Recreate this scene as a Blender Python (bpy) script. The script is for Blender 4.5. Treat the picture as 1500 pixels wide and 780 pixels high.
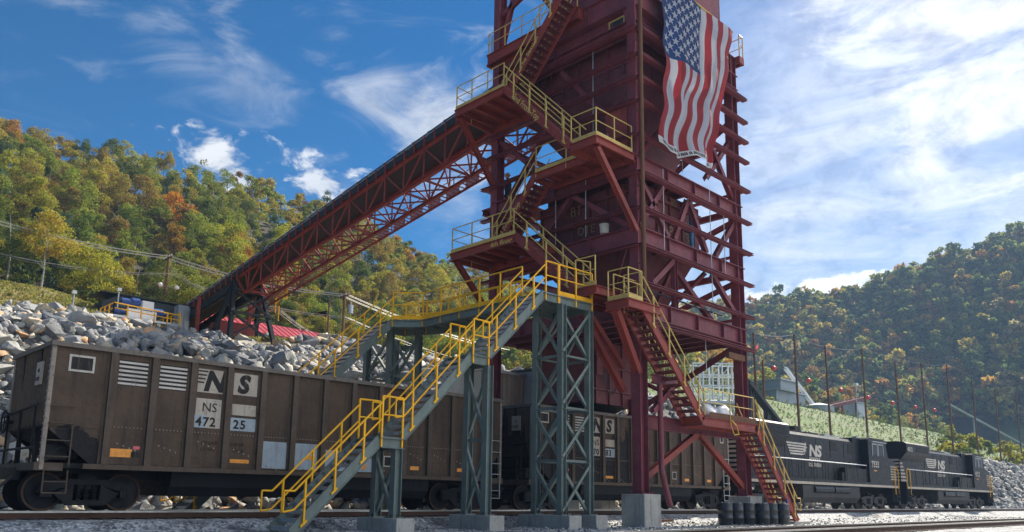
import bpy, bmesh, math, random
import numpy as np
from mathutils import Vector, Matrix

for o in list(bpy.data.objects):
    bpy.data.objects.remove(o)
scene = bpy.context.scene
COL = scene.collection
random.seed(7)
rad = math.radians

# ------------------------------------------------------------------ camera
cam_d = bpy.data.cameras.new('camera')
cam = bpy.data.objects.new('camera', cam_d)
COL.objects.link(cam)
right = Vector((0.706, -0.708, 0.014)); up = Vector((-0.137, -0.117, 0.984)); fwd = Vector((0.694, 0.697, 0.180))
fwd.normalize(); right = (right - fwd * right.dot(fwd)).normalized(); up = right.cross(fwd)
m = Matrix((right, up, -fwd)).transposed().to_4x4()
m.translation = Vector((-5.388, -20.611, 0.499))
cam.matrix_world = m
cam_d.sensor_width = 36.0
cam_d.lens = 36.0 * 1172.75 / 1500.0
cam_d.shift_x = 0.0
cam_d.shift_y = 122.6 / 1500.0
cam_d.clip_start = 0.1
cam_d.clip_end = 6000
scene.camera = cam

# ------------------------------------------------------------------ world, sun, exposure
SUN_AZ = 82.0      # degrees from +Y towards +X
SUN_EL = 41.0
SKY_STRENGTH = 0.115
scene.view_settings.view_transform = 'Standard'
scene.view_settings.look = 'None'
scene.view_settings.gamma = 1.0
scene.view_settings.exposure = 1.2
scene.view_settings.use_curve_mapping = False

sun_dir = Vector((math.sin(rad(SUN_AZ)) * math.cos(rad(SUN_EL)), math.cos(rad(SUN_AZ)) * math.cos(rad(SUN_EL)), math.sin(rad(SUN_EL))))
sd = bpy.data.lights.new('sun', 'SUN')
sd.energy = 4.7
sd.angle = rad(0.53)
sd.color = (1.0, 0.91, 0.76)
sun = bpy.data.objects.new('sun', sd)
COL.objects.link(sun)
sun.rotation_euler = (-sun_dir).to_track_quat('-Z', 'Y').to_euler()

world = bpy.data.worlds.new('World')
scene.world = world
world.use_nodes = True
wt = world.node_tree
wt.nodes.clear()
W = wt.nodes.new
def wl(a, b): wt.links.new(a, b)
wout = W('ShaderNodeOutputWorld'); wbg = W('ShaderNodeBackground')
sky = W('ShaderNodeTexSky'); sky.sky_type = 'NISHITA'; sky.sun_disc = False
sky.sun_elevation = rad(SUN_EL); sky.sun_rotation = rad(SUN_AZ)
sky.altitude = 300; sky.air_density = 1.0; sky.dust_density = 0.6; sky.ozone_density = 3.0
tc = W('ShaderNodeTexCoord')
def wmath(op, a, b=None, clamp=False):
    n = W('ShaderNodeMath'); n.operation = op; n.use_clamp = clamp
    for i, x in enumerate((a, b)):
        if x is None: continue
        if isinstance(x, (int, float)): n.inputs[i].default_value = x
        else: wl(x, n.inputs[i])
    return n.outputs[0]
def wnoise(scale, detail, rough, stretch=(1, 1, 1), rot=(0, 0, 0), distort=0.0):
    mp = W('ShaderNodeMapping'); mp.inputs['Scale'].default_value = stretch; mp.inputs['Rotation'].default_value = rot
    wl(tc.outputs['Generated'], mp.inputs['Vector'])
    n = W('ShaderNodeTexNoise'); n.inputs['Scale'].default_value = scale; n.inputs['Detail'].default_value = detail
    n.inputs['Roughness'].default_value = rough; n.inputs['Distortion'].default_value = distort
    wl(mp.outputs[0], n.inputs['Vector'])
    return n.outputs['Fac']
def wrange(v, a, b, c=0.0, d=1.0):
    n = W('ShaderNodeMapRange'); n.interpolation_type = 'SMOOTHSTEP'
    n.inputs[1].default_value = a; n.inputs[2].default_value = b; n.inputs[3].default_value = c; n.inputs[4].default_value = d
    wl(v, n.inputs[0]); return n.outputs[0]
def wdist(d, stretch=(1, 1, 1)):
    v = W('ShaderNodeVectorMath'); v.operation = 'SUBTRACT'; wl(tc.outputs['Generated'], v.inputs[0]); v.inputs[1].default_value = d
    s = W('ShaderNodeVectorMath'); s.operation = 'MULTIPLY'; wl(v.outputs[0], s.inputs[0]); s.inputs[1].default_value = stretch
    l = W('ShaderNodeVectorMath'); l.operation = 'LENGTH'; wl(s.outputs[0], l.inputs[0])
    return l.outputs['Value']
nz = wnoise(9.0, 9, 0.60, (1, 1, 1.7), (0.3, 0.2, 0.4), 0.35)
nzf = wnoise(26.0, 6, 0.6, (1, 1, 1.5), (0, 0, 0), 0.3)
nzw = wnoise(8.0, 10, 0.62, (1.0, 0.7, 2.4), (0.5, 0.1, 0.9), 0.7)
total = None
def add_cloud(v):
    global total
    total = v if total is None else wmath('MAXIMUM', total, v)
def puff(d, r, soft, amp, stretch=(1, 1, 1), n=nz, w=1.0):
    # density = (1 - dist/r) pushed about by noise
    e = wmath('SUBTRACT', 1.0, wmath('DIVIDE', wdist(d, stretch), r))
    e = wmath('ADD', e, wmath('MULTIPLY', wmath('SUBTRACT', n, 0.52), 3.4 * w))
    add_cloud(wmath('MULTIPLY', wrange(e, 0.15, 0.15 + soft), amp))
puff((0.363, 0.852, 0.374), 0.072, 0.75, 0.95, (1, 1, 1.5), nzf, 1.0)
puff((0.390, 0.842, 0.366), 0.05, 0.7, 0.7, (1, 1, 1.4), nzf, 1.0)
puff((0.473, 0.801, 0.360), 0.062, 0.6, 0.85, (1, 1, 1.6), nzf, 1.0)
puff((0.900, 0.385, 0.238), 0.085, 0.45, 1.0, (1, 1, 2.6), nzf, 0.5)
puff((0.860, 0.430, 0.238), 0.060, 0.45, 1.0, (1, 1, 2.6), nzf, 0.5)
puff((0.918, 0.330, 0.245), 0.05, 0.4, 0.9, (1, 1, 2.6), nzf, 0.6)
puff((0.590, 0.690, 0.435), 0.150, 1.1, 0.72, (1, 1, 1.2), nzw, 1.05)
puff((0.505, 0.735, 0.470), 0.110, 1.3, 0.5, (1, 1, 1.0), nzw, 1.1)
puff((0.440, 0.740, 0.520), 0.080, 1.3, 0.45, (1, 1, 1.3), nzw, 1.2)
puff((0.345, 0.790, 0.505), 0.055, 1.3, 0.4, (1, 1, 1.0), nzw, 1.2)
puff((0.600, 0.710, 0.360), 0.120, 1.4, 0.45, (1, 1, 1.3), nzw, 1.0)
puff((0.857, 0.366, 0.363), 0.13, 1.2, 0.72, (1, 1, 1.9), nzw, 1.0)
puff((0.800, 0.440, 0.400), 0.10, 1.3, 0.50, (1, 1, 1.9), nzw, 1.0)
puff((0.870, 0.262, 0.420), 0.10, 1.0, 0.85, (1, 1, 1.9), nzw, 0.9)
puff((0.900, 0.190, 0.392), 0.12, 1.1, 0.85, (1, 1, 1.9), nzw, 0.9)
puff((0.820, 0.300, 0.487), 0.11, 1.3, 0.55, (1, 1, 2.2), nzw, 1.1)
puff((0.310, 0.820, 0.480), 0.09, 1.4, 0.30, (1, 1, 1.6), nzw, 1.2)
puff((0.390, 0.800, 0.450), 0.10, 1.5, 0.26, (1, 1, 2.0), nzw, 1.2)
# the bright thin cloud bank spread over the sunward side
vd = W('ShaderNodeVectorMath'); vd.operation = 'DOT_PRODUCT'; wl(tc.outputs['Generated'], vd.inputs[0]); vd.inputs[1].default_value = (0.870, 0.15, 0.47)
bank = wrange(vd.outputs['Value'], 0.950, 1.0)
bk = wmath('ADD', bank, wmath('MULTIPLY', wmath('SUBTRACT', nzw, 0.5), 2.3))
bk = wmath('ADD', bk, wmath('MULTIPLY', wmath('SUBTRACT', nz, 0.5), 0.8))
add_cloud(wmath('MULTIPLY', wrange(bk, 0.25, 1.25), 0.9))
veil = wmath('MULTIPLY', wrange(vd.outputs['Value'], 0.86, 1.0), 0.30)
add_cloud(veil)
thin = wmath('MULTIPLY', wrange(nzw, 0.52, 0.80), 0.24)
add_cloud(thin)
# pale sunlit haze low under the sun
vh = W('ShaderNodeVectorMath'); vh.operation = 'DOT_PRODUCT'; wl(tc.outputs['Generated'], vh.inputs[0]); vh.inputs[1].default_value = (0.92, 0.28, 0.27)
add_cloud(wmath('MULTIPLY', wrange(vh.outputs['Value'], 0.90, 1.0), wrange(nzw, 0.25, 0.65, 0.34, 0.72)))
# unseen bright clouds right of the camera, added as fill light on shaded faces
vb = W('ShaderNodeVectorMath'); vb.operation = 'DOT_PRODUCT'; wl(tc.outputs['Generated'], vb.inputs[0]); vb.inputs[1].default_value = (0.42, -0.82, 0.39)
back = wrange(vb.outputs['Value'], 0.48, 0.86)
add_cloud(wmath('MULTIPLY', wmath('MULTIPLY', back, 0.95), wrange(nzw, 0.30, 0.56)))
# only towards the upper half
sep = W('ShaderNodeSeparateXYZ'); wl(tc.outputs['Generated'], sep.inputs[0])
total = wmath('MULTIPLY', total, wrange(sep.outputs['Z'], -0.02, 0.06))
hs = W('ShaderNodeHueSaturation'); hs.inputs['Saturation'].default_value = 2.2; hs.inputs['Value'].default_value = 0.345
wl(sky.outputs[0], hs.inputs['Color'])
glow = wrange(vd.outputs['Value'], 0.75, 1.0, 3.7, 5.0)
glow = wmath('ADD', glow, wmath('MULTIPLY', back, 4.5))  # extra brightness for the added fill clouds
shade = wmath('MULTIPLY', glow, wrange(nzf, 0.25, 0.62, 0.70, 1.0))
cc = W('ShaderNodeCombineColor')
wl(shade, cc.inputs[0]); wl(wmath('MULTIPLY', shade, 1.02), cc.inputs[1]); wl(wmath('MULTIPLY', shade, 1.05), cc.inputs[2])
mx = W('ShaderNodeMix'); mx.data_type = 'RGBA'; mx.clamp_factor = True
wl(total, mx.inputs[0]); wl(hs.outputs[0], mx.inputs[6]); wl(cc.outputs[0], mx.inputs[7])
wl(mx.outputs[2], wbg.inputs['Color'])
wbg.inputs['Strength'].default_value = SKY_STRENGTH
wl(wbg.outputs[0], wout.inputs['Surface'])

# ------------------------------------------------------------------ helpers: materials
def newmat(name):
    mt = bpy.data.materials.new(name); mt.use_nodes = True
    nt = mt.node_tree; nt.nodes.clear()
    out = nt.nodes.new('ShaderNodeOutputMaterial'); b = nt.nodes.new('ShaderNodeBsdfPrincipled')
    nt.links.new(b.outputs[0], out.inputs['Surface'])
    return mt, nt, b
def rgba(c): return (c[0], c[1], c[2], 1.0)
def nnoise(nt, scale, detail=5, rough=0.6, stretch=(1, 1, 1), coord='Object', distort=0.0):
    t = nt.nodes.new('ShaderNodeTexCoord'); mp = nt.nodes.new('ShaderNodeMapping'); mp.inputs['Scale'].default_value = stretch
    nt.links.new(t.outputs[coord], mp.inputs['Vector'])
    n = nt.nodes.new('ShaderNodeTexNoise'); n.inputs['Scale'].default_value = scale; n.inputs['Detail'].default_value = detail
    n.inputs['Roughness'].default_value = rough; n.inputs['Distortion'].default_value = distort
    nt.links.new(mp.outputs[0], n.inputs['Vector'])
    return n.outputs['Fac']
def nramp(nt, v, a, b, c=0.0, d=1.0):
    n = nt.nodes.new('ShaderNodeMapRange'); n.interpolation_type = 'SMOOTHSTEP'
    n.inputs[1].default_value = a; n.inputs[2].default_value = b; n.inputs[3].default_value = c; n.inputs[4].default_value = d
    nt.links.new(v, n.inputs[0]); return n.outputs[0]
def nmix(nt, f, a, b):
    n = nt.nodes.new('ShaderNodeMix'); n.data_type = 'RGBA'
    if isinstance(f, float): n.inputs[0].default_value = f
    else: nt.links.new(f, n.inputs[0])
    for i, x in ((6, a), (7, b)):
        if isinstance(x, tuple): n.inputs[i].default_value = rgba(x)
        else: nt.links.new(x, n.inputs[i])
    return n.outputs[2]
def nmath(nt, op, a, b, clamp=False):
    n = nt.nodes.new('ShaderNodeMath'); n.operation = op; n.use_clamp = clamp
    for i, x in enumerate((a, b)):
        if isinstance(x, (int, float)): n.inputs[i].default_value = x
        else: nt.links.new(x, n.inputs[i])
    return n.outputs[0]
def nbump(nt, b, h, strength=0.4, dist=0.02):
    n = nt.nodes.new('ShaderNodeBump'); n.inputs['Strength'].default_value = strength; n.inputs['Distance'].default_value = dist
    nt.links.new(h, n.inputs['Height']); nt.links.new(n.outputs[0], b.inputs['Normal'])
def paint(name, base, dirt, amount=0.5, rough=0.55, streak=True, scale=1.0, metal=0.0, bump=0.15, base2=None, rust=0.0, dust=0.0, spec=0.22):
    """worn paint: blotches of a second tint, streaks of dirt running down, uneven gloss"""
    mt, nt, b = newmat(name)
    big = nnoise(nt, 0.8 * scale, 6, 0.65)
    fine = nnoise(nt, 9.0 * scale, 6, 0.7)
    c = nmix(nt, nramp(nt, big, 0.35, 0.7), base, base2 or tuple(x * 0.8 for x in base))
    f = nmath(nt, 'MULTIPLY', nramp(nt, fine, 0.52, 0.78), amount)
    if streak:
        st = nnoise(nt, 5.0 * scale, 5, 0.65, (1, 1, 0.09))
        f = nmath(nt, 'MAXIMUM', f, nmath(nt, 'MULTIPLY', nramp(nt, st, 0.50, 0.76), amount))
    c = nmix(nt, f, c, dirt)
    if rust:      # faded blotches, then scabs of rust that bleed a little downwards
        c = nmix(nt, nmath(nt, 'MULTIPLY', nramp(nt, nnoise(nt, 1.9 * scale, 6, 0.7), 0.52, 0.72), 0.42), c, tuple(min(1, x * 1.25 + 0.035) for x in base))
        rs = nmath(nt, 'MAXIMUM', nramp(nt, nnoise(nt, 4.2 * scale, 8, 0.75), 0.60, 0.68), nramp(nt, nnoise(nt, 7.0 * scale, 5, 0.7, (1, 1, 0.12)), 0.64, 0.74))
        c = nmix(nt, nmath(nt, 'MULTIPLY', rs, rust), c, (0.155, 0.062, 0.030))
    if dust:      # settled coal dust on upward faces
        g = nt.nodes.new('ShaderNodeNewGeometry'); sx = nt.nodes.new('ShaderNodeSeparateXYZ'); nt.links.new(g.outputs['Normal'], sx.inputs[0])
        c = nmix(nt, nmath(nt, 'MULTIPLY', nmath(nt, 'MULTIPLY', nramp(nt, sx.outputs[2], 0.4, 0.9), nramp(nt, fine, 0.3, 0.6)), dust), c, (0.06, 0.056, 0.052))
    nt.links.new(c, b.inputs['Base Color'])
    nt.links.new(nramp(nt, fine, 0.3, 0.8, rough - 0.12, min(1, rough + 0.2)), b.inputs['Roughness'])
    b.inputs['Metallic'].default_value = metal; b.inputs['Specular IOR Level'].default_value = spec
    nbump(nt, b, fine, bump, 0.01)
    return mt
def flat(name, base, rough=0.6, metal=0.0, vary=0.25, scale=6.0):
    mt, nt, b = newmat(name)
    n = nnoise(nt, scale, 5, 0.65)
    c = nmix(nt, nramp(nt, n, 0.3, 0.7), tuple(x * (1 - vary) for x in base), tuple(min(1, x * (1 + vary * 0.6)) for x in base))
    nt.links.new(c, b.inputs['Base Color']); b.inputs['Roughness'].default_value = rough; b.inputs['Metallic'].default_value = metal
    return mt

M = {}
M['maroon'] = paint('maroon_steel_paint', (0.225, 0.054, 0.066), (0.085, 0.032, 0.026), 0.6, 0.5, base2=(0.150, 0.040, 0.060), rust=0.8, dust=0.4)
M['maroon_dark'] = paint('maroon_plate_paint', (0.185, 0.052, 0.058), (0.07, 0.03, 0.024), 0.7, 0.55, base2=(0.125, 0.038, 0.046), rust=0.75)
M['red_steel'] = paint('red_oxide_steel_paint', (0.300, 0.056, 0.040), (0.11, 0.034, 0.024), 0.45, 0.5, base2=(0.21, 0.046, 0.040), rust=0.6, dust=0.3)
M['grey_steel'] = paint('grey_green_steel_paint', (0.165, 0.205, 0.190), (0.12, 0.085, 0.06), 0.5, 0.45, base2=(0.105, 0.140, 0.132), rust=0.5, dust=0.25)
M['dark_steel'] = paint('dark_steel', (0.035, 0.042, 0.048), (0.08, 0.05, 0.03), 0.4, 0.55)
M['galv'] = flat('galvanised_steel', (0.42, 0.45, 0.47), 0.4, 0.5, 0.2)
M['yellow'] = paint('safety_yellow_paint', (0.95, 0.47, 0.010), (0.30, 0.12, 0.03), 0.55, 0.38, False, 2.2, rust=0.55)
M['yellow_old'] = paint('faded_yellow_paint', (0.62, 0.45, 0.14), (0.24, 0.10, 0.05), 0.7, 0.55, False, rust=0.7)
M['concrete'] = paint('cast_concrete', (0.40, 0.39, 0.36), (0.12, 0.11, 0.10), 0.85, 0.9, True, 1.5, 0, 0.6, (0.31, 0.30, 0.28))
M['hopper'] = paint('hopper_brown_paint', (0.165, 0.118, 0.088), (0.055, 0.042, 0.034), 0.75, 0.65, True, 0.9, 0, 0.2, (0.115, 0.085, 0.066))
M['hopper_dark'] = paint('hopper_dark_steel', (0.011, 0.012, 0.015), (0.04, 0.034, 0.028), 0.4, 0.6)
M['hopper_rib'] = paint('hopper_rib_paint', (0.105, 0.076, 0.056), (0.03, 0.026, 0.022), 0.8, 0.65, rust=0.5)
M['hopper_edge'] = paint('worn_pale_edge', (0.31, 0.26, 0.215), (0.035, 0.028, 0.024), 1.0, 0.6, False, 1.3, rust=.5)
M['black'] = paint('locomotive_black', (0.007, 0.009, 0.014), (0.05, 0.044, 0.038), 0.3, 0.42, True, 0.7)
M['black_grime'] = paint('grimy_underframe', (0.045, 0.044, 0.044), (0.11, 0.09, 0.07), 0.6, 0.7, True, 1.4)
M['white'] = paint('stencil_white', (0.58, 0.54, 0.48), (0.20, 0.15, 0.115), 0.6, 0.6, True, 2.2)
M['stencil'] = paint('stencil_panel', (0.47, 0.41, 0.34), (0.17, 0.13, 0.10), 0.8, 0.65, True, 1.5)
M['patch_blue'] = paint('pale_patch_paint', (0.36, 0.42, 0.47), (0.16, 0.13, 0.11), 0.7, 0.6, True, 1.6)
M['ink'] = paint('stencil_black', (0.016, 0.016, 0.018), (0.13, 0.095, 0.068), 0.75, 0.65, True, 2.2)
M['orange'] = flat('orange_reflector', (0.80, 0.30, 0.03), 0.4, 0, 0.2, 12)
M['pink'] = flat('pink_tag', (0.65, 0.12, 0.14), 0.5)
M['wood'] = paint('weathered_pole_wood', (0.17, 0.085, 0.05), (0.07, 0.045, 0.032), 0.6, 0.85, True, 1.5)
M['wire'] = flat('cable_black', (0.06, 0.06, 0.065), 0.6)
M['wire_pale'] = flat('cable_pale', (0.26, 0.26, 0.25), 0.5)
M['red_ball'] = flat('marker_red', (0.75, 0.05, 0.03), 0.45, 0, 0.1)
M['white_steel'] = flat('white_painted_steel', (0.74, 0.76, 0.78), 0.5, 0, 0.1)
M['pale_wall'] = paint('pale_siding', (0.50, 0.47, 0.40), (0.25, 0.2, 0.15), 0.5, 0.6)
M['grey_wall'] = paint('grey_siding', (0.30, 0.34, 0.38), (0.15, 0.14, 0.13), 0.4, 0.6)
M['dark_wall'] = paint('dark_green_siding', (0.035, 0.045, 0.045), (0.06, 0.06, 0.055), 0.4, 0.6)
M['red_roof'] = paint('red_metal_roof', (0.46, 0.075, 0.085), (0.30, 0.10, 0.10), 0.5, 0.4, False)
M['blue'] = flat('blue_motor_paint', (0.02, 0.07, 0.26), 0.4)
M['blue_pipe'] = flat('blue_pipe_paint', (0.04, 0.12, 0.26), 0.45)
M['glass'] = flat('dark_window_glass', (0.02, 0.025, 0.03), 0.08)
M['lamp_glass'] = flat('lamp_white', (0.8, 0.8, 0.78), 0.3)
M['belt'] = flat('conveyor_belt_cover', (0.06, 0.055, 0.055), 0.6)
M['pan'] = paint('conveyor_pan', (0.05, 0.048, 0.052), (0.05, 0.035, 0.03), 0.6, 0.6)
M['steel_rail'] = flat('rail_steel', (0.45, 0.44, 0.42), 0.28, 0.9, 0.2)
M['rail_side'] = paint('rusty_rail_web', (0.09, 0.05, 0.035), (0.04, 0.028, 0.022), 0.6, 0.85)
M['tie'] = paint('tie_wood', (0.075, 0.06, 0.05), (0.03, 0.026, 0.022), 0.6, 0.9)
M['plastic_black'] = flat('black_drum_plastic', (0.018, 0.020, 0.026), 0.33, 0, 0.3)
M['bag'] = flat('white_sack', (0.78, 0.78, 0.80), 0.55)
M['skin'] = flat('skin', (0.42, 0.24, 0.17), 0.6, 0, 0.1)
M['workwear'] = flat('dark_workwear', (0.035, 0.04, 0.05), 0.85)
M['helmet'] = flat('hard_hat', (0.55, 0.55, 0.52), 0.35)
M['mesh_panel'] = flat('pale_mesh_panel', (0.42, 0.36, 0.44), 0.6)
M['chalk'] = flat('faded_chalk_mark', (0.26, 0.17, 0.07), 0.8, 0, 0.5, 9)
M['rope'] = flat('yellow_rope', (0.62, 0.42, 0.04), 0.7)

# gravel
def gravel_mat(name, c1, c2, scale):
    mt, nt, b = newmat(name)
    t = nt.nodes.new('ShaderNodeTexCoord')
    v = nt.nodes.new('ShaderNodeTexVoronoi'); v.inputs['Scale'].default_value = scale; nt.links.new(t.outputs['Object'], v.inputs['Vector'])
    sepc = nt.nodes.new('ShaderNodeSeparateColor'); nt.links.new(v.outputs['Color'], sepc.inputs[0])
    big = nnoise(nt, 0.35, 5, 0.6)
    c = nmix(nt, sepc.outputs[0], c1, c2)
    c = nmix(nt, nmath(nt, 'MULTIPLY', nramp(nt, big, 0.45, 0.7), 0.5), c, tuple(x * 0.5 for x in c1))
    nt.links.new(c, b.inputs['Base Color']); b.inputs['Roughness'].default_value = 0.9
    nbump(nt, b, v.outputs['Distance'], 1.0, 0.05)
    return mt
M['gravel'] = gravel_mat('limestone_gravel', (0.10, 0.11, 0.125), (0.44, 0.45, 0.47), 14)

# ------------------------------------------------------------------ helpers: things and meshes
def tag(o, label=None, cat=None, group=None, kind=None):
    if label: o['label'] = label
    if cat: o['category'] = cat
    if group: o['group'] = group
    if kind: o['kind'] = kind
    return o
def thing(name, label, cat, loc=(0, 0, 0), group=None):
    o = bpy.data.objects.new(name, None); COL.objects.link(o)
    o.location = loc; o.empty_display_size = 0.2
    return tag(o, label, cat, group)
def root_loc(o):
    v = Vector((0, 0, 0))
    while o is not None:
        v += o.location; o = o.parent
    return v
def place(name, mesh, parent=None):
    o = bpy.data.objects.new(name, mesh); COL.objects.link(o)
    if parent: o.parent = parent
    return o
class MB:
    def __init__(s): s.v = []; s.f = []; s.mi = []
    def add(s, vs, fs, mi=0):
        k = len(s.v); s.v += [tuple(x) for x in vs]
        for f in fs: s.f.append(tuple(i + k for i in f)); s.mi.append(mi)
        return s
    def box(s, x0, x1, y0, y1, z0, z1, mi=0):
        return s.add([(x0, y0, z0), (x1, y0, z0), (x1, y1, z0), (x0, y1, z0), (x0, y0, z1), (x1, y0, z1), (x1, y1, z1), (x0, y1, z1)],
                     [(0, 3, 2, 1), (4, 5, 6, 7), (0, 1, 5, 4), (1, 2, 6, 5), (2, 3, 7, 6), (3, 0, 4, 7)], mi)
    def beam(s, p, q, w, h, up=(0, 0, 1), off=(0, 0), mi=0):
        """bar p->q, w across, h along up; off shifts it (across, up)"""
        p = Vector(p); q = Vector(q); d = (q - p).normalized(); u = Vector(up)
        a = d.cross(u)
        if a.length < 1e-4: u = Vector((1, 0, 0)); a = d.cross(u)
        a.normalize(); u = a.cross(d).normalized()
        p = p + a * off[0] + u * off[1]; q = q + a * off[0] + u * off[1]
        vs = []
        for c in (p, q):
            for i, j in ((-1, -1), (1, -1), (1, 1), (-1, 1)): vs.append(c + a * (i * w / 2) + u * (j * h / 2))
        return s.add(vs, [(0, 1, 2, 3), (7, 6, 5, 4), (0, 4, 5, 1), (1, 5, 6, 2), (2, 6, 7, 3), (3, 7, 4, 0)], mi)
    def ibeam(s, p, q, h, b, up=(0, 0, 1), t=0.025, mi=0):
        s.beam(p, q, b, t, up, (0, h / 2 - t / 2), mi); s.beam(p, q, b, t, up, (0, -h / 2 + t / 2), mi)
        return s.beam(p, q, t, h - 2 * t, up, (0, 0), mi)
    def channel(s, p, q, h, b, up=(0, 0, 1), side=1, t=0.02, mi=0):
        """web centred on p-q, flanges reaching to +-across"""
        s.beam(p, q, t, h, up, (0, 0), mi)
        s.beam(p, q, b, t, up, (side * (b / 2 + t / 2), h / 2 - t / 2), mi)
        return s.beam(p, q, b, t, up, (side * (b / 2 + t / 2), -h / 2 + t / 2), mi)
    def angle(s, p, q, a=0.1, up=(0, 0, 1), t=0.012, mi=0):
        s.beam(p, q, t, a, up, (0, 0), mi)
        return s.beam(p, q, a, t, up, (a / 2 + t / 2, -a / 2 + t / 2), mi)
    def tube(s, p, q, r, n=8, r2=None, caps=True, mi=0):
        p = Vector(p); q = Vector(q); d = (q - p).normalized(); u = Vector((0, 0, 1))
        if abs(d.z) > 0.95: u = Vector((1, 0, 0))
        a = d.cross(u).normalized(); b = a.cross(d); r2 = r if r2 is None else r2
        vs = []
        for c, rr in ((p, r), (q, r2)):
            for i in range(n):
                t = 2 * math.pi * i / n; vs.append(c + a * (math.cos(t) * rr) + b * (math.sin(t) * rr))
        fs = [(i, (i + 1) % n, n + (i + 1) % n, n + i) for i in range(n)]
        if caps: fs += [tuple(range(n - 1, -1, -1)), tuple(range(n, 2 * n))]
        return s.add(vs, fs, mi)
    def pipe(s, pts, r, n=8, mi=0):
        for a, b in zip(pts[:-1], pts[1:]): s.tube(a, b, r, n, mi=mi)
        return s
    def poly(s, pts, mi=0): return s.add(pts, [tuple(range(len(pts)))], mi)
    def prism(s, pts, d, mi=0):
        """closed outline pts (3-D, planar) swept along vector d"""
        n = len(pts); d = Vector(d); a = [Vector(p) for p in pts]; b = [p + d for p in a]
        return s.add(a + b, [tuple(range(n - 1, -1, -1)), tuple(range(n, 2 * n))] + [(i, (i + 1) % n, n + (i + 1) % n, n + i) for i in range(n)], mi)
    def frustum(s, r0, z0, r1, z1, mi=0):
        a = [(r0[0], r0[2], z0), (r0[1], r0[2], z0), (r0[1], r0[3], z0), (r0[0], r0[3], z0)]
        b = [(r1[0], r1[2], z1), (r1[1], r1[2], z1), (r1[1], r1[3], z1), (r1[0], r1[3], z1)]
        return s.add(a + b, [(0, 3, 2, 1), (4, 5, 6, 7), (0, 1, 5, 4), (1, 2, 6, 5), (2, 3, 7, 6), (3, 0, 4, 7)], mi)
    def build(s, name, mat, parent=None, smooth=False):
        me = bpy.data.meshes.new(name); off = root_loc(parent) if parent else Vector((0, 0, 0))
        me.from_pydata([Vector(v) - off for v in s.v], [], s.f)
        for mt in (mat if isinstance(mat, (list, tuple)) else [mat]): me.materials.append(mt)
        me.polygons.foreach_set('material_index', s.mi)
        bm = bmesh.new(); bm.from_mesh(me); bmesh.ops.recalc_face_normals(bm, faces=bm.faces); bm.to_mesh(me); bm.free()
        if smooth:
            me.polygons.foreach_set('use_smooth', [True] * len(me.polygons))
            try: me.set_sharp_from_angle(angle=rad(38))
            except Exception: pass
        me.update()
        return place(name, me, parent)
def V(*a): return Vector(a)

def text_obj(name, s, size, origin, xdir, ydir, mat, parent, bold=0.0, shear=0.0, spacing=1.0, ext=0.004, sx=1.0):
    """lettering as real thin geometry: origin = lower left, xdir = reading direction, ydir = up"""
    cu = bpy.data.curves.new('tmp', 'FONT'); cu.body = s; cu.size = size; cu.offset = bold; cu.shear = shear
    cu.extrude = ext; cu.space_character = spacing; cu.resolution_u = 3
    ob = bpy.data.objects.new('tmp', cu); COL.objects.link(ob)
    dg = bpy.context.evaluated_depsgraph_get(); me = bpy.data.meshes.new_from_object(ob.evaluated_get(dg))
    bpy.data.objects.remove(ob); bpy.data.curves.remove(cu)
    x = Vector(xdir).normalized(); y = Vector(ydir).normalized(); z = x.cross(y)
    mt = Matrix((x, y, z)).transposed().to_4x4(); mt.translation = Vector(origin) - (root_loc(parent) if parent else Vector((0, 0, 0)))
    me.transform(Matrix.Diagonal((sx, 1, 1, 1))); me.transform(mt); me.name = name
    me.materials.clear(); me.materials.append(mat)
    return place(name, me, parent)

def rail(mb, pts, h=1.07, post=1.5, r=0.024, mid=True, toe=None, ends=True, drop=0.0, flatbar=False):
    """handrail over a polyline given at deck level"""
    pts = [Vector(p) for p in pts]; z = Vector((0, 0, 1)); w_ = r * 1.75
    for a, b in zip(pts[:-1], pts[1:]):
        mb.tube(a + z * h, b + z * h, r, 7)
        if mid: mb.tube(a + z * h * 0.54, b + z * h * 0.54, r * 0.85, 7)
        if toe is not None: toe.beam(a + z * 0.07, b + z * 0.07, 0.02, 0.14)
        n = max(1, int(round((b - a).length / post)))
        for i in range(n + 1):
            if i == 0 and a is not pts[0]: continue
            p = a.lerp(b, i / n)
            mb.beam(p - z * drop, p + z * h, w_, w_, (1, 0, 0))

# ------------------------------------------------------------------ ground
def smooth(a, b, x):
    t = min(1, max(0, (x - a) / (b - a))); return t * t * (3 - 2 * t)
PROF = [(-2500, -6), (-60, -1.6), (-22, -0.75), (-14, -0.55), (-12, -0.47), (-3, -0.50), (-1.0, -0.48), (-0.35, -0.20), (3.6, -0.20), (4.4, -0.42), (5.4, -0.4), (6.2, 0.1),
        (14, 6.6), (18, 7.4), (32, 10.9), (42, 12.2), (52, 13.0), (62, 15.5), (120, 51.5), (135, 55), (175, 48), (260, 40), (2500, 30)]
PROFR = [(-2500, -6), (-60, -1.6), (-22, -0.75), (-14, -0.55), (-12, -0.47), (-3, -0.50), (-1.0, -0.48), (-0.35, -0.20), (3.6, -0.20), (4.4, -0.42), (5.4, -0.4), (6.2, 0.1),
         (13, 6.0), (17, 7.0), (21, 8.6), (38, 15.5), (42, 16.1), (60, 16.4), (85, 19.5), (150, 30), (260, 40), (2500, 40)]
def interp(P, y):
    if y <= P[0][0]: return P[0][1]
    for (a, za), (b, zb) in zip(P[:-1], P[1:]):
        if y <= b: return za + (zb - za) * (y - a) / (b - a)
    return P[-1][1]
RID = [(250.0, 262.0, 68.0), (330.0, 185.0, 80.0), (385.0, 135.0, 92.0), (408.0, 108.0, 105.0), (446.0, 66.0, 125.0), (520.0, -20.0, 150.0), (640.0, -160.0, 150.0)]
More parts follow.
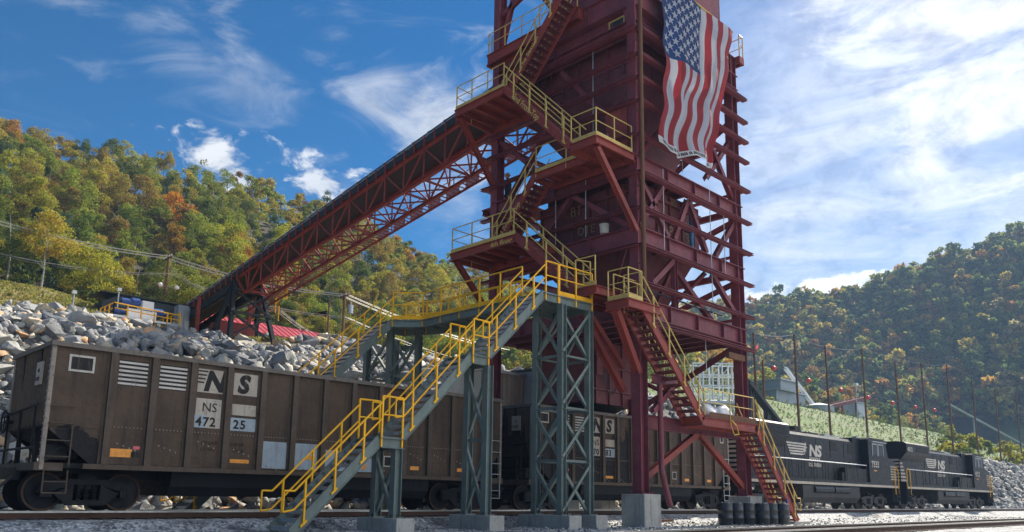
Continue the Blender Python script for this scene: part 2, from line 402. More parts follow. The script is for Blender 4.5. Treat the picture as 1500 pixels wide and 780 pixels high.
def ridge(x, y):
    """height of the right-hand mountain: ridge polyline, falling away on both sides"""
    best = None
    for (ax, ay, az), (bx, by, bz) in zip(RID[:-1], RID[1:]):
        dx, dy = bx - ax, by - ay; t = ((x - ax) * dx + (y - ay) * dy) / (dx * dx + dy * dy); tc_ = min(1, max(0, t))
        px, py = ax + dx * tc_, ay + dy * tc_; d = math.hypot(x - px, y - py)
        if best is None or d < best[0]: best = (d, az + (bz - az) * tc_)
    d, z = best
    return z - 0.72 * max(0, d - 6) if d < 400 else -100
from mathutils import noise as mnoise
LIFT = [(20, 0.3), (45, 1.0), (62, 2.5), (84, 0.5), (107, -3.5), (140, -5)]
def H(x, y):
    k = smooth(48, 82, x)
    k *= 1 - smooth(46, 62, y)
    z = interp(PROF, y) * (1 - k) + interp(PROFR, y) * k
    if 6 < y < 40: z += 1.0 * smooth(17, 27, x) * (1 - smooth(48, 70, x)) * smooth(8, 13, y) * (1 - smooth(30, 40, y))
    if y > 52:    # the left mountain dies out to the right
        f = 1 - smooth(130, 225, x); base = min(z, 17.0 + (y - 52) * 0.05); z = base + (z - base) * f
    # grassy shoulder at the far left
    g = (1 - smooth(11, 22, x)) * smooth(34, 50, y) * (1 - smooth(52, 75, y)); z += 3.2 * g
    if y > 62: z += interp(LIFT, x) * smooth(62, 118, y) * (1 - smooth(170, 240, x))
    if y > 60:
        z += 2.5 * mnoise.noise(Vector((x * 0.02, y * 0.03, 3))) * min(1, (y - 60) / 30)
    if x > 150: z = max(z, ridge(x, y) + 3 * mnoise.noise(Vector((x * 0.015, y * 0.015, 0))))
    return z
def axis(spec):
    out = []
    for a, b, s in spec:
        n = max(1, int(round((b - a) / s))); out += [a + (b - a) * i / n for i in range(n)]
    return out + [spec[-1][1]]
xs = axis([(-700, -300, 130), (-300, -40, 26), (-40, 70, 1.6), (70, 170, 3.5), (170, 560, 9), (560, 1000, 34)])
ys = axis([(-700, -300, 130), (-300, -60, 30), (-60, -24, 4), (-24, -4, 1.2), (-4, 8, 0.4), (8, 60, 1.3), (60, 140, 3), (140, 320, 9), (320, 800, 40)])
gv = []; gf = []
for j, y in enumerate(ys):
    for i, x in enumerate(xs):
        z = H(x, y)
        if -12 < y < 5 and -60 < x < 200: z += 0.035 * mnoise.noise(Vector((x * 0.6, y * 0.6, 1)))
        elif y > 6 and x < 560: z += 0.35 * mnoise.noise(Vector((x * 0.25, y * 0.25, 5)))
        gv.append((x, y, z))
nx = len(xs)
for j in range(len(ys) - 1):
    for i in range(nx - 1): gf.append((j * nx + i, j * nx + i + 1, (j + 1) * nx + i + 1, (j + 1) * nx + i))
me = bpy.data.meshes.new('ground'); me.from_pydata(gv, [], gf)
me.polygons.foreach_set('use_smooth', [True] * len(me.polygons))
# ground material: gravel by the tracks, rocky rubble, dry grass, green grass, forest floor, set out by place
mt, nt, b = newmat('ground_cover')
t = nt.nodes.new('ShaderNodeTexCoord'); sp = nt.nodes.new('ShaderNodeSeparateXYZ'); nt.links.new(t.outputs['Object'], sp.inputs[0])
X, Y, Z = sp.outputs
vor = nt.nodes.new('ShaderNodeTexVoronoi'); vor.inputs['Scale'].default_value = 13; nt.links.new(t.outputs['Object'], vor.inputs['Vector'])
vs = nt.nodes.new('ShaderNodeSeparateColor'); nt.links.new(vor.outputs['Color'], vs.inputs[0])
n_big = nnoise(nt, 0.12, 6, 0.6); n_mid = nnoise(nt, 0.9, 6, 0.65); n_fine = nnoise(nt, 7, 6, 0.7)
gravel = nmix(nt, vs.outputs[0], (0.15, 0.16, 0.18), (0.58, 0.59, 0.60))
gravel = nmix(nt, nmath(nt, 'MULTIPLY', nramp(nt, n_mid, 0.5, 0.75), 0.55), gravel, (0.05, 0.052, 0.06))
vr = nt.nodes.new('ShaderNodeTexVoronoi'); vr.inputs['Scale'].default_value = 1.5; nt.links.new(t.outputs['Object'], vr.inputs['Vector'])
vrs = nt.nodes.new('ShaderNodeSeparateColor'); nt.links.new(vr.outputs['Color'], vrs.inputs[0])
rubble = nmix(nt, vrs.outputs[0], (0.03, 0.031, 0.034), (0.12, 0.118, 0.11))
drygrass = nmix(nt, nramp(nt, n_mid, 0.3, 0.7), (0.21, 0.19, 0.055), (0.12, 0.14, 0.035))
drygrass = nmix(nt, nramp(nt, n_fine, 0.4, 0.7), drygrass, (0.27, 0.22, 0.09))
grn = nmix(nt, nramp(nt, n_mid, 0.35, 0.7), (0.055, 0.125, 0.014), (0.105, 0.15, 0.03))
# rows of pale mulch down the seeded slope
rows = nnoise(nt, 1.0, 4, 0.6, (0.75, 0.06, 0.06))
grn = nmix(nt, nmath(nt, 'MULTIPLY', nramp(nt, rows, 0.48, 0.60), 0.32), grn, (0.19, 0.175, 0.11))
grn = nmix(nt, nmath(nt, 'MULTIPLY', nramp(nt, nnoise(nt, 2.6, 5, 0.7), 0.5, 0.72), 0.6), grn, (0.05, 0.085, 0.02))
grn = nmix(nt, nmath(nt, 'MULTIPLY', nramp(nt, n_big, 0.50, 0.62), 0.4), grn, (0.20, 0.185, 0.145))
floor = nmix(nt, nramp(nt, n_mid, 0.3, 0.7), (0.03, 0.032, 0.014), (0.07, 0.055, 0.025))
wob = nmath(nt, 'MULTIPLY', nmath(nt, 'SUBTRACT', n_mid, 0.5), 3.0)
Yw = nmath(nt, 'ADD', Y, wob)
Xw = nmath(nt, 'ADD', X, nmath(nt, 'MULTIPLY', wob, 3.0))
coal = nmath(nt, 'MULTIPLY', nramp(nt, nmath(nt, 'ADD', n_mid, nmath(nt, 'MULTIPLY', n_big, 0.6)), 0.80, 1.02), 0.75)
gravel = nmix(nt, coal, gravel, (0.022, 0.022, 0.025))
c = nmix(nt, nramp(nt, Yw, 4.8, 6.0), gravel, rubble)
soil = nmix(nt, nramp(nt, n_mid, 0.4, 0.6), drygrass, (0.20, 0.15, 0.10))
left = nmix(nt, nramp(nt, Yw, 27, 33), c, soil)
left = nmix(nt, nramp(nt, Yw, 52, 57), left, floor)
rgt = nmix(nt, nramp(nt, Yw, 17, 21), c, grn)
rgt = nmix(nt, nramp(nt, Yw, 52, 62), rgt, floor)
c = nmix(nt, nramp(nt, Xw, 50, 72), left, rgt)
nt.links.new(c, b.inputs['Base Color']); b.inputs['Roughness'].default_value = 0.92
nt.links.new(n_fine, nt.nodes.new('ShaderNodeMath').inputs[0])
nbump(nt, b, nmath(nt, 'ADD', vor.outputs['Distance'], nmath(nt, 'MULTIPLY', n_fine, 0.6)), 1.0, 0.05)
me.materials.append(mt)
ground = place('ground', me); tag(ground, kind='structure')

# ------------------------------------------------------------------ tracks
def make_track(yc, zt, x0, x1, name):
    mb = MB()
    for s in (-0.7525, 0.7525):
        y = yc + s
        mb.box(x0, x1, y - 0.036, y + 0.036, zt - 0.045, zt, 0)
        mb.box(x0, x1, y - 0.010, y + 0.010, zt - 0.15, zt - 0.045, 1)
        mb.box(x0, x1, y - 0.075, y + 0.075, zt - 0.172, zt - 0.15, 1)
    x = x0
    while x < x1:
        mb.box(x, x + 0.22, yc - 1.28 + random.uniform(-.05, .05), yc + 1.28, zt - 0.34, zt - 0.173 + random.uniform(-.006, 0), 2); x += 0.52
    o = mb.build(name, [M['steel_rail'], M['rail_side'], M['tie']]); tag(o, kind='structure'); return o
make_track(1.6, 0.0, -40, 210, 'loading_track')
make_track(-9.55, -0.28, -40, 210, 'main_track')
# loose ballast stones on the near gravel
def rock_hull(rng, n=13, sx=1.0, sy=0.8, sz=0.62):
    bm = bmesh.new()
    for _ in range(n):
        v = Vector((rng.gauss(0, 1), rng.gauss(0, 1), rng.gauss(0, 1))).normalized() * rng.uniform(0.75, 1.0)
        bm.verts.new((v.x * sx, v.y * sy, v.z * sz))
    r = bmesh.ops.convex_hull(bm, input=bm.verts)
    for v in [v for v in bm.verts if not v.link_faces]: bm.verts.remove(v)
    bmesh.ops.triangulate(bm, faces=bm.faces)
    bm.verts.ensure_lookup_table(); bm.verts.index_update()
    vs_ = np.array([v.co[:] for v in bm.verts]); fs_ = np.array([[v.index for v in f.verts] for f in bm.faces]); bm.free()
    return vs_, fs_
rng = random.Random(3)
HULLS = [rock_hull(rng, rng.randint(10, 16), 1, rng.uniform(.65, .95), rng.uniform(.45, .8)) for _ in range(14)]
def rnd_rot(nr):
    q = nr.normal(size=4); q /= np.linalg.norm(q); w, x, y, z = q
    return np.array([[1 - 2 * (y * y + z * z), 2 * (x * y - z * w), 2 * (x * z + y * w)], [2 * (x * y + z * w), 1 - 2 * (x * x + z * z), 2 * (y * z - x * w)], [2 * (x * z - y * w), 2 * (y * z + x * w), 1 - 2 * (x * x + y * y)]])
def stone_cloud(name, spots, mat, seed):
    """many stones as one mesh; spots: (x, y, z, size, shade)"""
    nr = np.random.default_rng(seed); vs_, fs_, cs_ = [], [], []; k = 0
    for x, y, z, s, sh in spots:
        a, f = HULLS[nr.integers(len(HULLS))]
        p = (a * s) @ rnd_rot(nr).T; vs_.append(p + np.array([x, y, z])); fs_.append(f + k); k += len(a)
        cs_.append(np.full(len(a), sh))
    v = np.concatenate(vs_); f = np.concatenate(fs_); cc_ = np.concatenate(cs_)
    me = bpy.data.meshes.new(name)
    me.vertices.add(len(v)); me.vertices.foreach_set('co', v.astype(np.float32).ravel())
    me.loops.add(f.size); me.loops.foreach_set('vertex_index', f.astype(np.int32).ravel())
    me.polygons.add(len(f)); me.polygons.foreach_set('loop_start', np.arange(0, f.size, 3, dtype=np.int32)); me.polygons.foreach_set('loop_total', np.full(len(f), 3, dtype=np.int32))
    at = me.attributes.new('shade', 'FLOAT', 'POINT'); at.data.foreach_set('value', cc_.astype(np.float32))
    me.update(calc_edges=True); me.validate(); me.materials.append(mat)
    return place(name, me)
def rock_mat(name, use_attr):
    mt, nt, b = newmat(name)
    if use_attr:
        a = nt.nodes.new('ShaderNodeAttribute'); a.attribute_name = 'shade'; r = a.outputs['Fac']
    else:
        a = nt.nodes.new('ShaderNodeObjectInfo'); r = nt.nodes.new('ShaderNodeSeparateColor'); nt.links.new(a.outputs['Color'], r.inputs[0]); r = r.outputs[0]
    cr = nt.nodes.new('ShaderNodeValToRGB'); e = cr.color_ramp.elements
    e[0].position = 0; e[0].color = (0.12, 0.128, 0.14, 1); e[1].position = 1.0; e[1].color = (0.52, 0.27, 0.12, 1)
    for p_, c_ in ((0.25, (0.20, 0.21, 0.225, 1)), (0.5, (0.31, 0.31, 0.30, 1)), (0.72, (0.44, 0.42, 0.37, 1)), (0.86, (0.52, 0.43, 0.30, 1))):
        x = e.new(p_); x.color = c_
    nt.links.new(r, cr.inputs[0])
    n1 = nnoise(nt, 2.2, 6, 0.65); n2 = nnoise(nt, 14, 6, 0.7)
    c = nmix(nt, nmath(nt, 'MULTIPLY', nramp(nt, n1, 0.45, 0.75), 0.6), cr.outputs[0], (0.10, 0.10, 0.105))
    c = nmix(nt, nmath(nt, 'MULTIPLY', nramp(nt, n2, 0.55, 0.75), 0.35), c, (0.42, 0.40, 0.36))
    nt.links.new(c, b.inputs['Base Color']); b.inputs['Roughness'].default_value = 0.88
    nbump(nt, b, nmath(nt, 'ADD', n1, nmath(nt, 'MULTIPLY', n2, 0.4)), 0.6, 0.12)
    return mt
M['rock'] = rock_mat('quarried_rock', False); M['rock_many'] = rock_mat('quarried_rock_mass', True)
sp_ = []
for i in range(5200):
    x = random.uniform(-4, 62); y = random.uniform(-8.5, -0.7) if random.random() < .75 else random.uniform(3.7, 5.4)
    if x > 30 and random.random() < .5: continue
    sp_.append((x, y, H(x, y) + 0.02, random.uniform(.025, .075), random.uniform(0.1, .72)))
tag(stone_cloud('gravel', sp_, M['rock_many'], 5), kind='stuff')

# riprap bank: first the many small and far stones, then the big ones one by one
CAMV = np.array([-5.388, -20.611, 0.499]); RV = np.array(right); UV_ = np.array(up); FV = np.array(fwd)
def project(p):
    d = np.array(p) - CAMV; w = d @ FV
    if w <= 0.1: return None
    return 750 + 1172.75 * (d @ RV) / w, 512.6 - 1172.75 * (d @ UV_) / w, w
def shade():
    r = random.random()
    return random.uniform(0.0, 0.3) if r < .36 else random.uniform(.3, .74) if r < .83 else random.uniform(.78, 1.0)
big = []; small = []
for i in range(4300):
    x = random.uniform(-4, 40); y = random.uniform(5.3, 15.2)
    s = min(0.8, 0.17 + random.expovariate(6.0)); z = H(x, y) + s * 0.22
    q = project((x, y, z))
    if q is None or not (-30 < q[0] < 720): continue
    vis = q[1] < 553 - 0.0 * q[0] + 0.128 * (q[0] - 480) or q[1] > 715 or q[0] < 45
    (big if vis else small).append((x, y, z, s, shade(), q[2]))
for i in range(900):
    x = random.uniform(-4, 40); y = random.uniform(15, 33); s = min(1.0, 0.22 + random.expovariate(4.0)); z = H(x, y) + s * .2
    if 18 < x < 22 and y > 28: continue
    q = project((x, y, z))
    if q: (big if q[0] < 600 else small).append((x, y, z, s, shade(), q[2]))
big.sort(key=lambda r: -r[3] / r[5])
small += big[290:]; big = big[:290]
for i in range(5200):
    x = 40 + 120 * random.random() ** 1.2; y = random.uniform(5.2, 20 if x < 60 else 17.5); s = random.uniform(.22, .62)
    small.append((x, y, H(x, y) + s * .3, s, random.uniform(0, .74), 0))
for i in range(5200):
    x = random.uniform(-5, 40); y = random.uniform(5.0, 26); s = random.uniform(.14, .42); small.append((x, y, H(x, y) + s * .25, s, shade(), 0))
tag(stone_cloud('riprap', [r[:5] for r in small], M['rock_many'], 9), kind='stuff')
rock_me = []
for k in range(18):
    r2 = random.Random(50 + k); a, f = rock_hull(r2, r2.randint(11, 18), 1, r2.uniform(.6, .95), r2.uniform(.42, .8))
    me = bpy.data.meshes.new('boulder'); me.from_pydata([tuple(p) for p in a], [], [tuple(int(i) for i in t_) for t_ in f])
    bm = bmesh.new(); bm.from_mesh(me); bmesh.ops.subdivide_edges(bm, edges=bm.edges, cuts=2, use_grid_fill=True)
    for v in bm.verts: v.co += v.co.normalized() * (0.10 * mnoise.noise(v.co * 2.2 + Vector((k, 0, 0))) + 0.06 * mnoise.noise(v.co * 6 + Vector((k, 3, 0))))
    bm.to_mesh(me); bm.free(); me.materials.append(M['rock']); rock_me.append(me)
for i, (x, y, z, s, sh, w) in enumerate(big):
    o = place('boulder', rock_me[i % 18]); o.location = (x, y, z); o.scale = (s * random.uniform(.9, 1.25), s, s * random.uniform(.8, 1.05))
    o.rotation_euler = (random.uniform(-.5, .5), random.uniform(-.5, .5), random.uniform(0, 6.28)); o.color = (sh, sh, sh, 1)
    tone = 'dark grey' if sh < .3 else 'mid grey' if sh < .55 else 'pale grey' if sh < .76 else 'tan' if sh < .88 else 'rusty orange'
    size = 'large' if s > .62 else 'medium sized' if s > .4 else 'small'
    where = 'on the bank above the nearest railcar' if y < 15.2 else 'on the rubble behind the bank crest'
    tag(o, f'{size} {tone} angular boulder {where}', 'boulder', f'{size} {tone} boulders {"of the bank" if y < 15.2 else "behind the crest"}')

# ------------------------------------------------------------------ loading tower
TX0, TX1, TY0, TY1 = 18.2, 25.5, -3.5, 4.16
tower = thing('loading_tower', 'tall maroon steel train loading tower straddling the track, hung with a flag', 'tower', (21.8, 0.3, -0.5))
def part(mb, name, mat, parent=tower, smooth=False): return mb.build(name, M[mat] if isinstance(mat, str) else [M[x] for x in mat], parent, smooth)
for x, y, ztop in ((TX0, TY0, 27.5), (TX1, TY0, 20.6), (TX0, TY1, 27.5), (TX1, TY1, 20.6)):
    mb = MB(); mb.ibeam((x, y, 0.68), (x, y, ztop), 0.46, 0.40, (1, 0, 0), 0.03)
    mb.box(x - .33, x + .33, y - .33, y + .33, 0.64, 0.68)
    for i in (-1, 1):
        for j in (-1, 1): mb.tube((x + i * .27, y + j * .27, .64), (x + i * .27, y + j * .27, .76), .025, 6)
    # splice plates and bolt rows
    for z in (6.2, 12.0, 17.9):
        mb.box(x - .246, x - .231, y - .17, y + .17, z - .45, z + .45); mb.box(x + .231, x + .246, y - .17, y + .17, z - .45, z + .45)
        for k in range(6):
            for j in (-.11, .11): mb.tube((x - .262, y + j, z - .38 + k * .15), (x - .246, y + j, z - .38 + k * .15), .02, 6)
    part(mb, 'column', 'maroon')
    mb = MB(); mb.box(x - .50, x + .50, y - .50, y + .50, -0.75, 0.64); ped = part(mb, 'pedestal', 'concrete')
    bv = ped.modifiers.new('bevel', 'BEVEL'); bv.width = 0.03; bv.segments = 2
# girts: channels wrapped outside the columns, running past the corners
for z in (18.5, 17.37, 16.4, 15.43, 14.05, 12.55, 11.14, 9.70, 8.25, 6.80):
    mb = MB()
    mb.channel((TX0 - .36, TY0 - .27, z), (TX1 + .62, TY0 - .27, z), .10, .24, (0, 0, 1), 1, .022)
    part(mb, 'girt', 'maroon')
    mb = MB(); mb.channel((TX0 - .27, TY1 + .58, z), (TX0 - .27, TY0 - .36, z), .10, .24, (0, 0, 1), 1, .022)
    part(mb, 'girt', 'maroon')
    if z in (18.5, 16.4, 14.05, 11.14, 8.25):
        mb = MB(); mb.channel((TX1 + .6, TY1 + .27, z), (TX0 - .5, TY1 + .27, z), .14, .2, (0, 0, 1), 1, .02); part(mb, 'girt', 'maroon')
        mb = MB(); mb.channel((TX1 + .27, TY0 - .3, z), (TX1 + .27, TY1 + .4, z), .10, .14, (0, 0, 1), 1, .02); part(mb, 'girt', 'maroon')
# deep floor beams
for zt, h in ((13.36, .66), (10.5, .68), (7.74, .68), (20.55, .9), (19.0, .35)):
    z = zt - h / 2
    for p, q in (((TX0 - .1, TY0 - .05, z), (TX1 + .36, TY0 - .05, z)), ((TX0 - .1, TY0 + .26, z), (TX0 - .1, TY1 + .1, z)),
                 ((TX0, TY1 + .05, z), (TX1, TY1 + .05, z)), ((TX1 - .1, TY0 + .26, z), (TX1 - .1, TY1 - .26, z))):
        if zt in (13.36, 10.5) and (p[1] > 4 or p[0] > 25): mb = MB(); mb.ibeam(p, q, .26, .2, (0, 0, 1), .02); part(mb, 'floor_beam', 'maroon'); continue
        mb = MB(); mb.ibeam(p, q, h, .34, (0, 0, 1), .03)
        d = Vector(q) - Vector(p)
        for k in (1, 2, 3):
            c = Vector(p) + d * (k / 4); a = d.normalized()
            mb.beam(c - Vector((0, 0, h / 2 - .04)), c + Vector((0, 0, h / 2 - .04)), .30 if abs(a.x) > .5 else .02, .02 if abs(a.x) > .5 else .30, (1, 0, 0) if abs(a.x) < .5 else (1, 0, 0))
        part(mb, 'floor_beam', 'maroon')
# bracing
fy = TY0; lx = TX0
BR = [((19.05, fy, 8.5), (20.5, fy, 9.7)), ((23.4, fy, 9.75), (25.4, fy, 8.2)), ((21.2, fy + .6, 9.9), (24.4, fy + .6, 7.9)), ((20.6, fy, 9.9), (20.6, fy, 7.8)),
      ((21.7, fy, 12.6), (20.6, fy, 10.6)), ((21.7, fy, 12.6), (23.0, fy, 10.6)), ((18.3, fy, 12.6), (20.2, fy, 10.6)), ((25.4, fy, 12.6), (23.7, fy, 10.6)),
      ((18.3, fy, 10.6), (19.9, fy, 12.6)),
      ((22.2, fy, 17.3), (25.4, fy, 13.5)), ((22.2, fy, 17.3), (18.4, fy, 13.5)), ((23.3, fy + .1, 14.0), (25.4, fy + .1, 16.4)),
      ((lx, 4.1, 16.4), (lx, 1.4, 14.0)), ((lx, 3.3, 13.5), (lx, 0.8, 16.3)),
      ((lx, -3.2, 10.6), (lx, -0.3, 12.6)), ((lx, 1.8, 10.6), (lx, -.3, 12.6)), ((lx, 1.8, 10.6), (lx, 4.0, 12.6)), ((lx, -3.3, 14.1), (lx, 0.3, 18.3)),
      ((TX1, 4.0, 10.6), (TX1, -3.3, 12.6)), ((TX1, 4.0, 13.4), (TX1, -3.3, 17.3)),
      ((TX1, 4.0, 7.8), (TX1, -3.3, 9.8)), ((TX1, -3.3, 3.6), (TX1, 4.0, 7.0)), ((TX1, 4.0, 3.6), (TX1, -3.3, 7.0)),
      ((18.4, TY1, 13.5), (25.3, TY1, 17.3)), ((25.3, TY1, 10.6), (18.4, TY1, 12.6)),
      ((18.4, TY1, 7.8), (22.0, TY1, 9.8)), ((25.3, TY1, 7.8), (22.0, TY1, 9.8)),
      ((lx, 4.1, 20.6), (lx, 2.3, 26.5)), ((lx, 4.1, 22.6), (lx, -1.2, 24.3)), ((lx, 0.2, 20.6), (lx, 3.9, 26.0)), ((lx, -3.3, 19.2), (lx, -2.2, 22.0)), ((lx, 4.1, 24.0), (lx, -3.4, 27.0))]
for p, q in BR:
    mb = MB(); mb.ibeam(p, q, .2, .2, (0, 1, 0) if abs(p[0] - q[0]) > .05 else (1, 0, 0), .016); part(mb, 'brace', 'maroon')
# big portal braces and the low cross beam under the landing on the near side
mb = MB(); mb.ibeam((TX0 + .23, fy, 3.22), (TX1 - .23, fy, 3.22), .5, .3, (0, 0, 1), .025); part(mb, 'portal_beam', 'maroon')
for p, q in (((18.45, fy, 1.25), (21.9, fy, 3.0)), ((25.3, fy, 1.0), (22.1, fy, 3.0))):
    mb = MB(); mb.ibeam(p, q, .22, .22, (0, 1, 0), .02); part(mb, 'portal_brace', 'red_steel')
mb = MB(); mb.beam((18.4, TY1, 3.4), (25.3, TY1, 3.4), .25, .3); part(mb, 'portal_beam', 'maroon')
mb = MB(); mb.ibeam((16.05, -4.1, 6.85), (18.05, -3.55, 4.95), .26, .24, (0, 1, 0), .02); part(mb, 'knee_brace', 'red_steel')
mb = MB(); mb.ibeam((16.05, -2.6, 6.95), (18.05, -2.9, 4.3), .24, .22, (0, 1, 0), .02); part(mb, 'knee_brace', 'red_steel')
mb = MB(); mb.ibeam((18.4, -3.9, 4.75), (20.0, -3.9, 4.75), .32, .22, (0, 0, 1), .02); mb.ibeam((18.4, -3.9, 3.55), (19.7, -3.9, 4.6), .2, .2, (0, 1, 0), .02); part(mb, 'stair_bracket', 'maroon')
# floors: plates on joists
def floor(x0, x1, y0, y1, zt, step=.95, holes=False, mat='maroon_dark'):
    mb = MB(); mb.box(x0, x1, y0, y1, zt - .012, zt)
    x = x0 + .2
    while x < x1: mb.ibeam((x, y0, zt - .15), (x, y1, zt - .15), .26, .13, (0, 0, 1), .014); x += step
    part(mb, 'floor_plate', mat)
floor(TX0 + .1, TX1 - .1, TY0 + .2, TY1 - .1, 7.22)
floor(TX0 + .1, 22.3, TY0 + .2, 2.2, 13.30)
floor(TX0 + .1, 21.2, TY0 + .2, 3.3, 10.36)
floor(TX0 + .1, TX1 - .1, TY0 + .2, TY1 - .1, 20.68)
mb = MB(); mb.box(18.3, 21.0, 3.2, 5.3, 13.37, 13.41); mb.ibeam((18.3, 5.2, 13.25), (21.0, 5.2, 13.25), .24, .14); part(mb, 'rear_platform', 'maroon_dark')
# bins, chutes and plated walls
mb = MB(); mb.frustum((19.6, 21.7, -2.6, -0.1), 13.5, (18.75, 23.9, -3.05, 3.05), 17.3); mb.box(18.75, 23.9, -3.05, 3.05, 17.3, 18.9)
for x in np.arange(19.2, 25, .8): mb.box(x, x + .07, -3.13, -3.05, 17.4, 18.9)
for y in np.arange(-2.6, 3.0, .8): mb.box(18.67, 18.75, y, y + .07, 17.4, 18.9)
part(mb, 'surge_bin', 'maroon_dark')
mb = MB(); mb.frustum((20.2, 22.4, -1.6, 1.2), 8.0, (18.9, 23.4, -2.95, 2.1), 10.75); mb.box(18.9, 23.4, -2.95, 2.1, 10.75, 12.75)
for z in (10.8, 11.5, 12.3):
    mb.box(18.78, 18.9, -2.95, 2.1, z, z + .12); mb.box(18.9, 23.4, -3.07, -2.95, z, z + .12)
for y in np.arange(-2.5, 2.1, .9): mb.box(18.80, 18.9, y, y + .06, 10.92, 12.7)
for x in np.arange(19.3, 23.4, .9): mb.box(x, x + .06, -3.05, -2.95, 10.92, 12.7)
part(mb, 'weigh_bin', 'maroon_dark')
mb = MB(); mb.box(19.7, 23.2, 0.3, 2.9, 4.35, 7.0); mb.box(19.6, 19.7, 0.25, 2.95, 4.35, 7.0)
for x in (20.3, 21.2, 22.1, 22.9): mb.box(x, x + .06, .22, .3, 4.35, 7.0)
for z in (4.9, 5.9): mb.box(19.7, 23.2, .21, .3, z, z + .07)
mb.frustum((20.6, 22.2, 0.9, 2.3), 3.95, (20.2, 22.6, 0.6, 2.6), 4.35); part(mb, 'loading_chute', 'maroon_dark')
mb = MB()
mb.frustum((20.3, 22.0, 1.1, 2.2), 3.85, (19.9, 22.4, .25, 2.9), 4.3); part(mb, 'chute_skirt', 'hopper_dark')
mb = MB(); pts = []
for i in range(25):
    a = i / 24 * 2 * math.pi * .86 - .4; pts.append((21.2 + .42 * math.sin(a), .18, 5.3 - .55 * math.cos(a)))
mb.pipe([(21.0, .18, 6.9)] + pts + [(20.4, .18, 6.6)], .025, 6); part(mb, 'cable_loop', 'wire')
for q in ((20.15, 20.5, .05, .28, 5.5, 6.3), (22.6, 23.1, .0, .3, 4.0, 4.7)): mb = MB(); mb.box(*q); part(mb, 'control_box', 'maroon_dark')
mb = MB(); mb.box(17.86, 17.92, -3.3, -2.3, 13.3, 15.35); door_ = part(mb, 'door', 'red_steel'); mb = MB(); mb.beam((17.84, -2.42, 14.2), (17.84, -2.42, 14.5), .03, .03, (1, 0, 0)); mb.build('handle', M['galv'], door_)
for y0, z0, y1, z1 in ((-2.9, 14.2, -.4, 17.2), (-1.0, 13.9, .8, 17.3), (-.4, 14.0, 1.6, 16.9)):
    mb = MB(); mb.channel((18.62, y0, z0), (18.62, y1, z1), .16, .09, (1, 0, 0), 1, .014); part(mb, 'bin_strut', 'maroon')
for x, y, z0, z1 in ((17.95, -1.6, 13.9, 18.4), (17.95, .4, 10.6, 12.6), (17.95, -1.2, 10.6, 13.2), (19.6, -3.75, 9.8, 13.2), (21.0, -3.75, 13.5, 16.4), (23.0, -3.75, 7.8, 13.3), (24.1, -3.75, 9.8, 12.6), (22.6, -3.6, 5.0, 7.0)):
    mb = MB(); mb.tube((x, y, z0), (x, y, z1), .018, 6); part(mb, 'hanger_rod', 'galv')
for z in (17.75, 18.2): mb = MB(); mb.box(18.70, 18.75, -3.0, 3.0, z, z + .07); part(mb, 'bin_stiffener', 'maroon')
for (p, q) in (((19.4, -1.4, 8.6), (18.4, -2.8, 10.0)), ((19.4, .4, 8.6), (18.4, 1.6, 10.0)), ((21.0, -2.4, 8.3), (21.0, -3.3, 9.9)), ((22.8, -1.6, 8.3), (23.4, -3.2, 9.9))):
    mb = MB(); mb.ibeam(p, q, .16, .14, (0, 1, 0), .014); part(mb, 'bin_leg', 'maroon')
mb = MB(); mb.box(20.3, 21.5, -2.6, -1.6, 7.25, 8.0); mb.tube((21.5, -2.1, 7.7), (22.2, -2.1, 7.7), .28, 16); part(mb, 'gate_drive', 'dark_steel')
mb = MB(); mb.pipe([(18.6, -3.2, 7.4), (18.6, -3.2, 8.3), (20.5, -3.1, 8.35), (24.8, -3.1, 8.3)], .04, 8); part(mb, 'hydraulic_line', 'dark_steel')
mb = MB(); rail(mb, [(22.4, -2.6, 7.24), (25.2, -2.6, 7.24), (25.2, 3.6, 7.24)], 1.0, 1.2, .022); part(mb, 'floor_handrail', 'yellow_old')
# plated house at the top, above the upper girt
mb = MB()
mb.box(TX0 + .12, TX0 + .18, TY0 + .25, TY1 - .2, 18.55, 20.1); mb.box(TX0 + .25, TX1 - .2, TY0 + .12, TY0 + .18, 18.55, 20.5)
mb.box(TX0 + .25, TX1 - .2, TY1 - .18, TY1 - .12, 18.55, 20.4); mb.box(TX1 - .18, TX1 - .12, TY0 + .2, TY1 - .2, 18.55, 20.4)
for y in np.arange(-2.4, 4, 1.6): mb.box(TX0 + .05, TX0 + .12, y, y + .08, 18.55, 20.1)
part(mb, 'wall_plate', 'maroon')
mb = MB(); mb.box(TX0 + .35, TX1 - .4, TY0 + .15, 1.2, 20.75, 25.5); part(mb, 'head_house', 'maroon')
def opening(x, y0, y1, z0, z1):
    mb = MB(); t = .05
    mb.box(x - .05, x, y0 - t, y1 + t, z0 - t, z0, 0); mb.box(x - .05, x, y0 - t, y1 + t, z1, z1 + t, 0)
    mb.box(x - .05, x, y0 - t, y0, z0, z1, 0); mb.box(x - .05, x, y1, y1 + t, z0, z1, 0)
    mb.box(x - .015, x, y0, y1, z0, z1, 1); part(mb, 'access_hatch', ['yellow_old', 'dark_wall'])
opening(TX0 + .08, -2.95, -2.25, 18.75, 19.5); opening(TX0 - .25, 2.0, 2.75, 17.6, 18.35)
